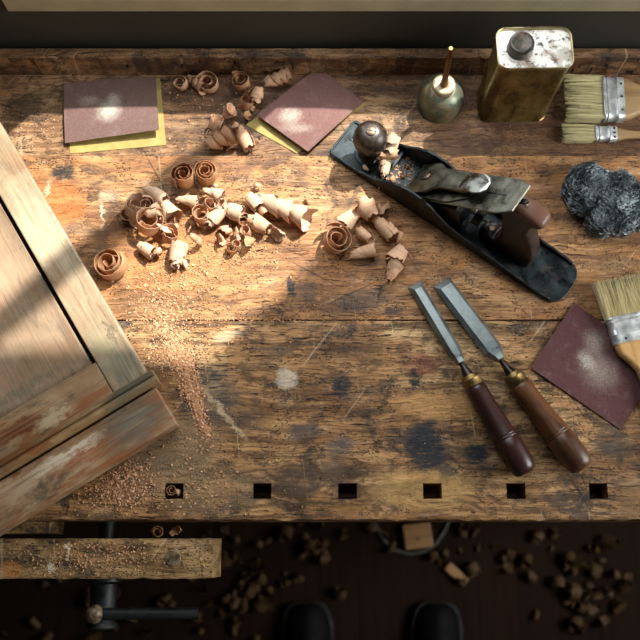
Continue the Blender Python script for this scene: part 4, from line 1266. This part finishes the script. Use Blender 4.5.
for a in [
    (393, 143, 'L', 8, 18, 60, C__, 'bright curl on top of the shavings caught in the plane', .020, 4.5, 1.9, .4),
    (388, 154, 'L', 7, 18, 10, A_, 'curl in the plane\'s throat just below the topmost one', .014, 6.4, 2.2, .1),
    (385, 166, 'L', 6.5, 20, 80, C__, 'upright-pointing curl in the plane\'s throat, third from top', .008, 2.6, 2.1, .1),
    (393, 180, 'C', 6, 10, 40, A_, 'little scrap at the lower end of the shavings in the plane'),
    (366, 168, 'F', 5, 12, 50, A_, 'pale thin flake on the plane\'s bed beside the front knob'),
    (403, 176, 'C', 3, 6, 40, B__, 'tiny scrap lying in the plane\'s mouth'),
    (407, 166, 'C', 3, 6, 90, B__, 'tiny scrap at the far side of the plane\'s mouth'),
]: shav(*a, zb=.005, group=G4)
shav(171, 490, 'S', 5.5, 8, 0, B__, 'little curl stuck in the leftmost dog hole', 0, 2.2, 2, .3, zb=-.012, group=None)
shav(178, 492, 'C', 5, 8, 60, A_, 'torn scrap beside the curl in the leftmost dog hole', zb=-.012, group=None)
shav(157, 532, 'O', 6, 8, 0, B__, 'curl lodged in the gap behind the vise jaw', 0, 3.2, 1.5, .4, zb=-.03, group=None)
shav(176, 531, 'C', 6, 10, 30, B__, 'torn scrap lodged in the gap right of the curl', zb=-.03, group=None)

# ------------------------------------------------------------------ sawdust
def dust(name, blobs, count, zb, label, smin=.0005, smax=.0016, seed=1, mat=None, clip=None):
    """blobs: (px, py, sx, sy, angle, weight); uncountable grains as one object"""
    rnd = random.Random(seed); bm = nb()
    tot = sum(b[5] for b in blobs)
    V = []; Fc = []
    for i in range(count):
        t = rnd.uniform(0, tot)
        for b in blobs:
            t -= b[5]
            if t <= 0: break
        gx = rnd.gauss(0, b[2]); gy = rnd.gauss(0, b[3]); a = b[4]
        px = b[0] + gx * math.cos(a) - gy * math.sin(a); py = b[1] + gx * math.sin(a) + gy * math.cos(a)
        if clip and not clip(px, py): continue
        p = at(px, py, zb)
        big = rnd.random() ** 3
        l = smin + (smax - smin) * big; w = l * rnd.uniform(.35, .8); h = l * rnd.uniform(.12, .4)
        R = Matrix.Rotation(rnd.uniform(0, 6.3), 3, 'Z') @ Matrix.Rotation(rnd.uniform(-.7, .7), 3, 'X') @ Matrix.Rotation(rnd.uniform(-.5, .5), 3, 'Y')
        k = len(V); zz = h * .5 + (rnd.random() ** 2) * .0008 * (1 if big < .3 else 1.5)
        bend = l * rnd.uniform(0, .5)
        for (x, y, z) in ((-l, -w, 0), (0, -w * rnd.uniform(.6, 1.3), bend), (l, -w * .6, 0), (l, w * .7, 0), (0, w * rnd.uniform(.6, 1.2), bend), (-l, w, 0)):
            q = R @ Vector((x / 1, y, z + h / 2)); V.append((p.x + q.x, p.y + q.y, p.z + max(q.z, 0) + zz))
        for (x, y, z) in ((-l, -w, 0), (l, -w * .6, 0), (l, w * .7, 0), (-l, w, 0)):
            q = R @ Vector((x, y, -h / 2)); V.append((p.x + q.x, p.y + q.y, p.z + max(q.z, -zz)))
        Fc += [(k, k + 1, k + 4, k + 5), (k + 1, k + 2, k + 3, k + 4), (k + 6, k + 9, k + 8, k + 7), (k, k + 6, k + 7, k + 2, k + 1), (k + 2, k + 7, k + 8, k + 3), (k + 3, k + 8, k + 9, k + 5, k + 4), (k + 5, k + 9, k + 6, k)]
    bm.free()
    me = bpy.data.meshes.new(name); me.from_pydata(V, [], Fc); me.update()
    o = link(name, me, mat or mDust, None, False)
    return tag(o, label, 'sawdust', None, 'stuff')


DOOR_EDGE = lambda px, py: not ((py < 140 + 1.497 * (px) and px < 157 and py < 530 - .6 * px + 0) or (px < 178 and py < 533 - .61 * px and py > 0 and px < 157 + (py - 378) * .45 if py > 378 else (px < (py - 140) / 1.497)))
inhole = lambda px, py: any(h[0] - .001 < at(px, py).x < h[1] + .001 and h[2] - .001 < at(px, py).y < h[3] + .001 for h in DOGS)


def on_bench(px, py):
    if not (157 < py < 517) or inhole(px, py): return False
    # outside the cabinet door
    p = at(px, py) - C0; ca, sa = math.cos(PI + ang), math.sin(PI + ang)
    u = p.x * ca + p.y * sa; v = -(-p.x * sa + p.y * ca)
    if u > -.009 and v > -.002: return False
    return True


dust('sawdust', [(225, 262, 30, 12, -.3, 6), (190, 268, 26, 15, 0, 7), (160, 290, 20, 14, .2, 6), (165, 312, 16, 9, .3, 8), (165, 328, 11, 8, .3, 9), (174, 345, 8, 9, -.3, 9), (183, 362, 6, 11, -.3, 16),
                 (190, 382, 5.5, 13, -.25, 20), (198, 408, 3.5, 14, -.25, 14), (206, 430, 3, 7, -.4, 4), (150, 355, 7, 9, 0, 3), (200, 300, 45, 34, 0, 3),
                 (125, 480, 16, 12, -.3, 14), (118, 500, 22, 8, 0, 5), (160, 490, 30, 14, 0, 4), (205, 480, 22, 22, 0, 4), (240, 258, 22, 12, 0, 3), (215, 230, 40, 18, 0, 4)],
     9500, 0, 'trail of pale sawdust and crumbs running down the bench from the shaving heap', .0004, .0017, 3, clip=on_bench)
dust('sawdust', [(200, 250, 60, 30, 0, 5), (170, 370, 40, 70, 0, 4), (330, 290, 130, 60, 0, 2.2), (160, 490, 70, 20, 0, 3), (420, 420, 140, 70, 0, 1.2), (340, 215, 60, 30, 0, 1)],
     2400, 0, 'thin scatter of fine dust specks across the bench boards', .0003, .0009, 8, clip=on_bench)
dust('sawdust', [(235, 120, 40, 18, 0, 5), (190, 100, 20, 16, 0, 3), (35, 130, 14, 10, 0, 2), (330, 120, 120, 20, 0, 2)],
     420, TR, 'loose crumbs on the floor of the tray around the curls', .0004, .0016, 5, clip=lambda x, y: 80 < y < 152 and not (60 < x < 168) and not (250 < x < 500))
dust('sawdust', [(100, 556, 34, 10, 0, 5), (60, 560, 40, 12, 0, 2), (140, 555, 40, 10, 0, 2)],
     1100, vz, 'reddish crumbs strewn over the top of the wooden vise jaw', .0004, .0013, 6, clip=lambda x, y: 541 < y < 576 and 2 < x < 215)
dust('sawdust', [(388, 175, 7, 8, 0, 3), (402, 168, 8, 8, 0, 4)], 260, .0055, 'small chips gathered in the throat of the plane', .0005, .0018, 7, clip=lambda x, y: 130 < y < 192)
dust('sawdust', [(190, 320, 60, 1.0, 0, 5), (290, 320, 60, .8, 0, 1.5)], 500, -.001, 'crumbs lodged along the seam between the two bench boards', .0004, .0012, 9, clip=lambda x, y: on_bench(x, y))

# ------------------------------------------------------------------ on the floor
rnd = random.Random(44)
protos = []
for k in range(10):
    rs = rnd.uniform(.012, .022)
    if k < 6: me = ribbon_mesh('wood_shaving', 30 + k * 1.7, rnd.uniform(1.1, 2.2), rs * .5, rs, rnd.uniform(.018, .034), rnd.uniform(0, .02), .15, .2, RZ(k) @ RYm(rnd.uniform(.6, 1.5)), nseg=16)
    else: me = crumple_mesh('wood_shaving', 60 + k, rnd.uniform(.04, .075), rnd.uniform(.02, .034), None, 1.0)
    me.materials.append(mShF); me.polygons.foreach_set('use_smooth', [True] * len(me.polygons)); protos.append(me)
FZ = -B
spots = []
for (cx, cy, sx, sy, n) in [(110, 600, 60, 24, 16), (255, 565, 44, 26, 46), (300, 545, 50, 14, 14), (230, 600, 40, 22, 16), (440, 535, 60, 10, 8), (520, 560, 34, 14, 16), (590, 590, 26, 26, 26), (550, 580, 20, 16, 8), (40, 620, 30, 16, 5)]:
    for _ in range(n): spots.append((rnd.gauss(cx, sx), rnd.gauss(cy, sy)))
proto_obj = None
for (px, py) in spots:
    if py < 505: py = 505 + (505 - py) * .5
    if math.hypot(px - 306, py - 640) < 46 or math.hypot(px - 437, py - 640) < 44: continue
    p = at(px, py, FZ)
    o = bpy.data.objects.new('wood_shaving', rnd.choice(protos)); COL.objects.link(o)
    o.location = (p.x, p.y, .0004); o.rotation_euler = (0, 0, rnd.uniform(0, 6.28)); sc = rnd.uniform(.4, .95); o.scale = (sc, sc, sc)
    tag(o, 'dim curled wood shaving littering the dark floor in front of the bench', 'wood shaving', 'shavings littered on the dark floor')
# pale offcut and looping cord under the bench edge
a = at(417, 536, FZ)
bm = nb(); box(bm, -.03, .03, -.026, .026, 0, .02); tag(obj('wood_offcut', bm, simple_wood('offcut_wood', '#a07848', '#8a6238', '#5a3c20'), None, bevel=.002, loc=(a.x, a.y, .0004), rot=(0, 0, .12)), 'small square pale wood offcut on the floor inside the cord loop', 'offcut')
a = at(456, 574, FZ)
bm = nb(); box(bm, -.027, .027, -.011, .011, 0, .014); tag(obj('wood_offcut', bm, simple_wood('offcut_wood_b', '#a9804e', '#8f673b', '#5a3c20'), None, bevel=.003, loc=(a.x, a.y, .0004), rot=(0, 0, -.7)), 'small oblong pale wood offcut on the floor, right of the cord loop', 'offcut')
pts = []
for (x, y) in [(360, 498), (368, 512), (376, 526), (384, 541), (396, 551), (410, 554), (424, 551), (436, 543), (444, 531), (450, 518), (456, 506), (470, 496)]:
    p = at(x, y, FZ); pts.append((p.x, p.y, .0055))
bm = nb(); tube(bm, pts, .0045, 10); tag(obj('power_cord', bm, simple_wood('cord_rubber', '#4a4b42', '#3e3f37', '#2c2d27'), None, smooth=True), 'thin dark cord looping out from under the bench on the floor', 'cord')
# two dark work shoes at the bottom edge
mShoe = metal('shoe_black_leather', '#060607', '#0b0b0c', .6, 60, None, 0, 0.0)
mShoe.node_tree.nodes['Principled BSDF'].inputs['Specular IOR Level'].default_value = .12
mSoleR = metal('shoe_sole_rubber', '#08080a', '#0c0c0e', .7, 60, None, 0, 0.0)
for (px, lab) in ((306, 'left dark shoe at the bottom edge, toe towards the bench'), (438, 'right dark shoe at the bottom edge, toe towards the bench')):
    a = at(px, 603, FZ + .03)
    root = thing('shoe', lab, 'shoe', (a.x, a.y, 0), (0, 0, (px - 372) * -.0008), 'pair of dark shoes')
    SH = [(0, .020, .030), (-.006, .034, .040), (-.02, .044, .047), (-.05, .051, .058), (-.09, .050, .075), (-.13, .043, .092), (-.17, .039, .10), (-.21, .040, .10), (-.26, .037, .10), (-.275, .028, .095)]
    bm = nb(); rings = []
    for y, w, h in SH:
        r = []
        for k in range(20):
            t = 2 * PI * k / 20; cz = math.sin(t); r.append((w * math.cos(t) * (1 if cz < 0 else (1 - .35 * cz ** 2)), y, .018 + (h - .018) * (max(cz, -.0) if cz > 0 else 0) + (.0 if cz > 0 else 0)))
        rings.append(r)
    loft(bm, rings); obj('upper', bm, mShoe, root, smooth=True, sub=1)
    bm = nb(); prism(bm, [(w * 1.03 + .002, y + .002) for y, w, h in SH] + [(-w * 1.03 - .002, y + .002) for y, w, h in reversed(SH)], lambda p, s_: (p[0], p[1], .0004 + .022 * s_)); obj('shoe_sole', bm, mSoleR, root, bevel=.003)
    bm = nb()
    for k in range(4): tube(bm, [(-.022, -.085 - k * .02, .068 + k * .007), (0, -.083 - k * .02, .078 + k * .0075), (.022, -.085 - k * .02, .068 + k * .007)], .002, 6)
    obj('laces', bm, mSoleR, root, smooth=True)

# ------------------------------------------------------------------ light
def light(name, typ, energy, color, loc, target=None, **kw):
    d = bpy.data.lights.new(name, typ); d.energy = energy; d.color = color
    for k, v in kw.items(): setattr(d, k, v)
    o = bpy.data.objects.new(name, d); COL.objects.link(o); o.location = loc
    if target is not None: o.rotation_euler = (Vector(target) - Vector(loc)).to_track_quat('-Z', 'Y').to_euler()
    return o


el = math.radians(53)
sd = Vector((-math.cos(el) * .7071, -math.cos(el) * .7071, -math.sin(el)))
light('sunlight', 'SUN', 9.0, (1.0, .955, .88), (1.5, 2.2, 3.2), Vector((1.5, 2.2, 3.2)) + sd, angle=math.radians(1.4))
light('window_daylight', 'AREA', 6, (.93, .97, 1.0), (0, YW + .12, B + .50), (0, .1, B), shape='RECTANGLE', size=.6, size_y=.7)
light('side_window_daylight', 'AREA', 40, (1.0, .985, .95), (XR + .02, .10, B + .75), (0, .25, B), shape='RECTANGLE', size=.85, size_y=1.1)
w = bpy.data.worlds.new('World'); S.world = w; w.use_nodes = True
w.node_tree.nodes['Background'].inputs[0].default_value = (.97, .98, 1.0, 1); w.node_tree.nodes['Background'].inputs[1].default_value = .07

# ------------------------------------------------------------------ camera
cd = bpy.data.cameras.new('camera'); cam = bpy.data.objects.new('camera', cd); COL.objects.link(cam)
cam.location = (0, 0, B + H); cam.rotation_euler = (TH, 0, 0)
cd.sensor_width = 36; cd.lens = F / 640 * 36; cd.clip_start = .05
cd.dof.use_dof = True; cd.dof.focus_distance = 1.10; cd.dof.aperture_fstop = 4.0
S.camera = cam
S.view_settings.view_transform = 'Standard'; S.view_settings.look = 'None'; S.view_settings.gamma = 1; S.view_settings.exposure = 0.12
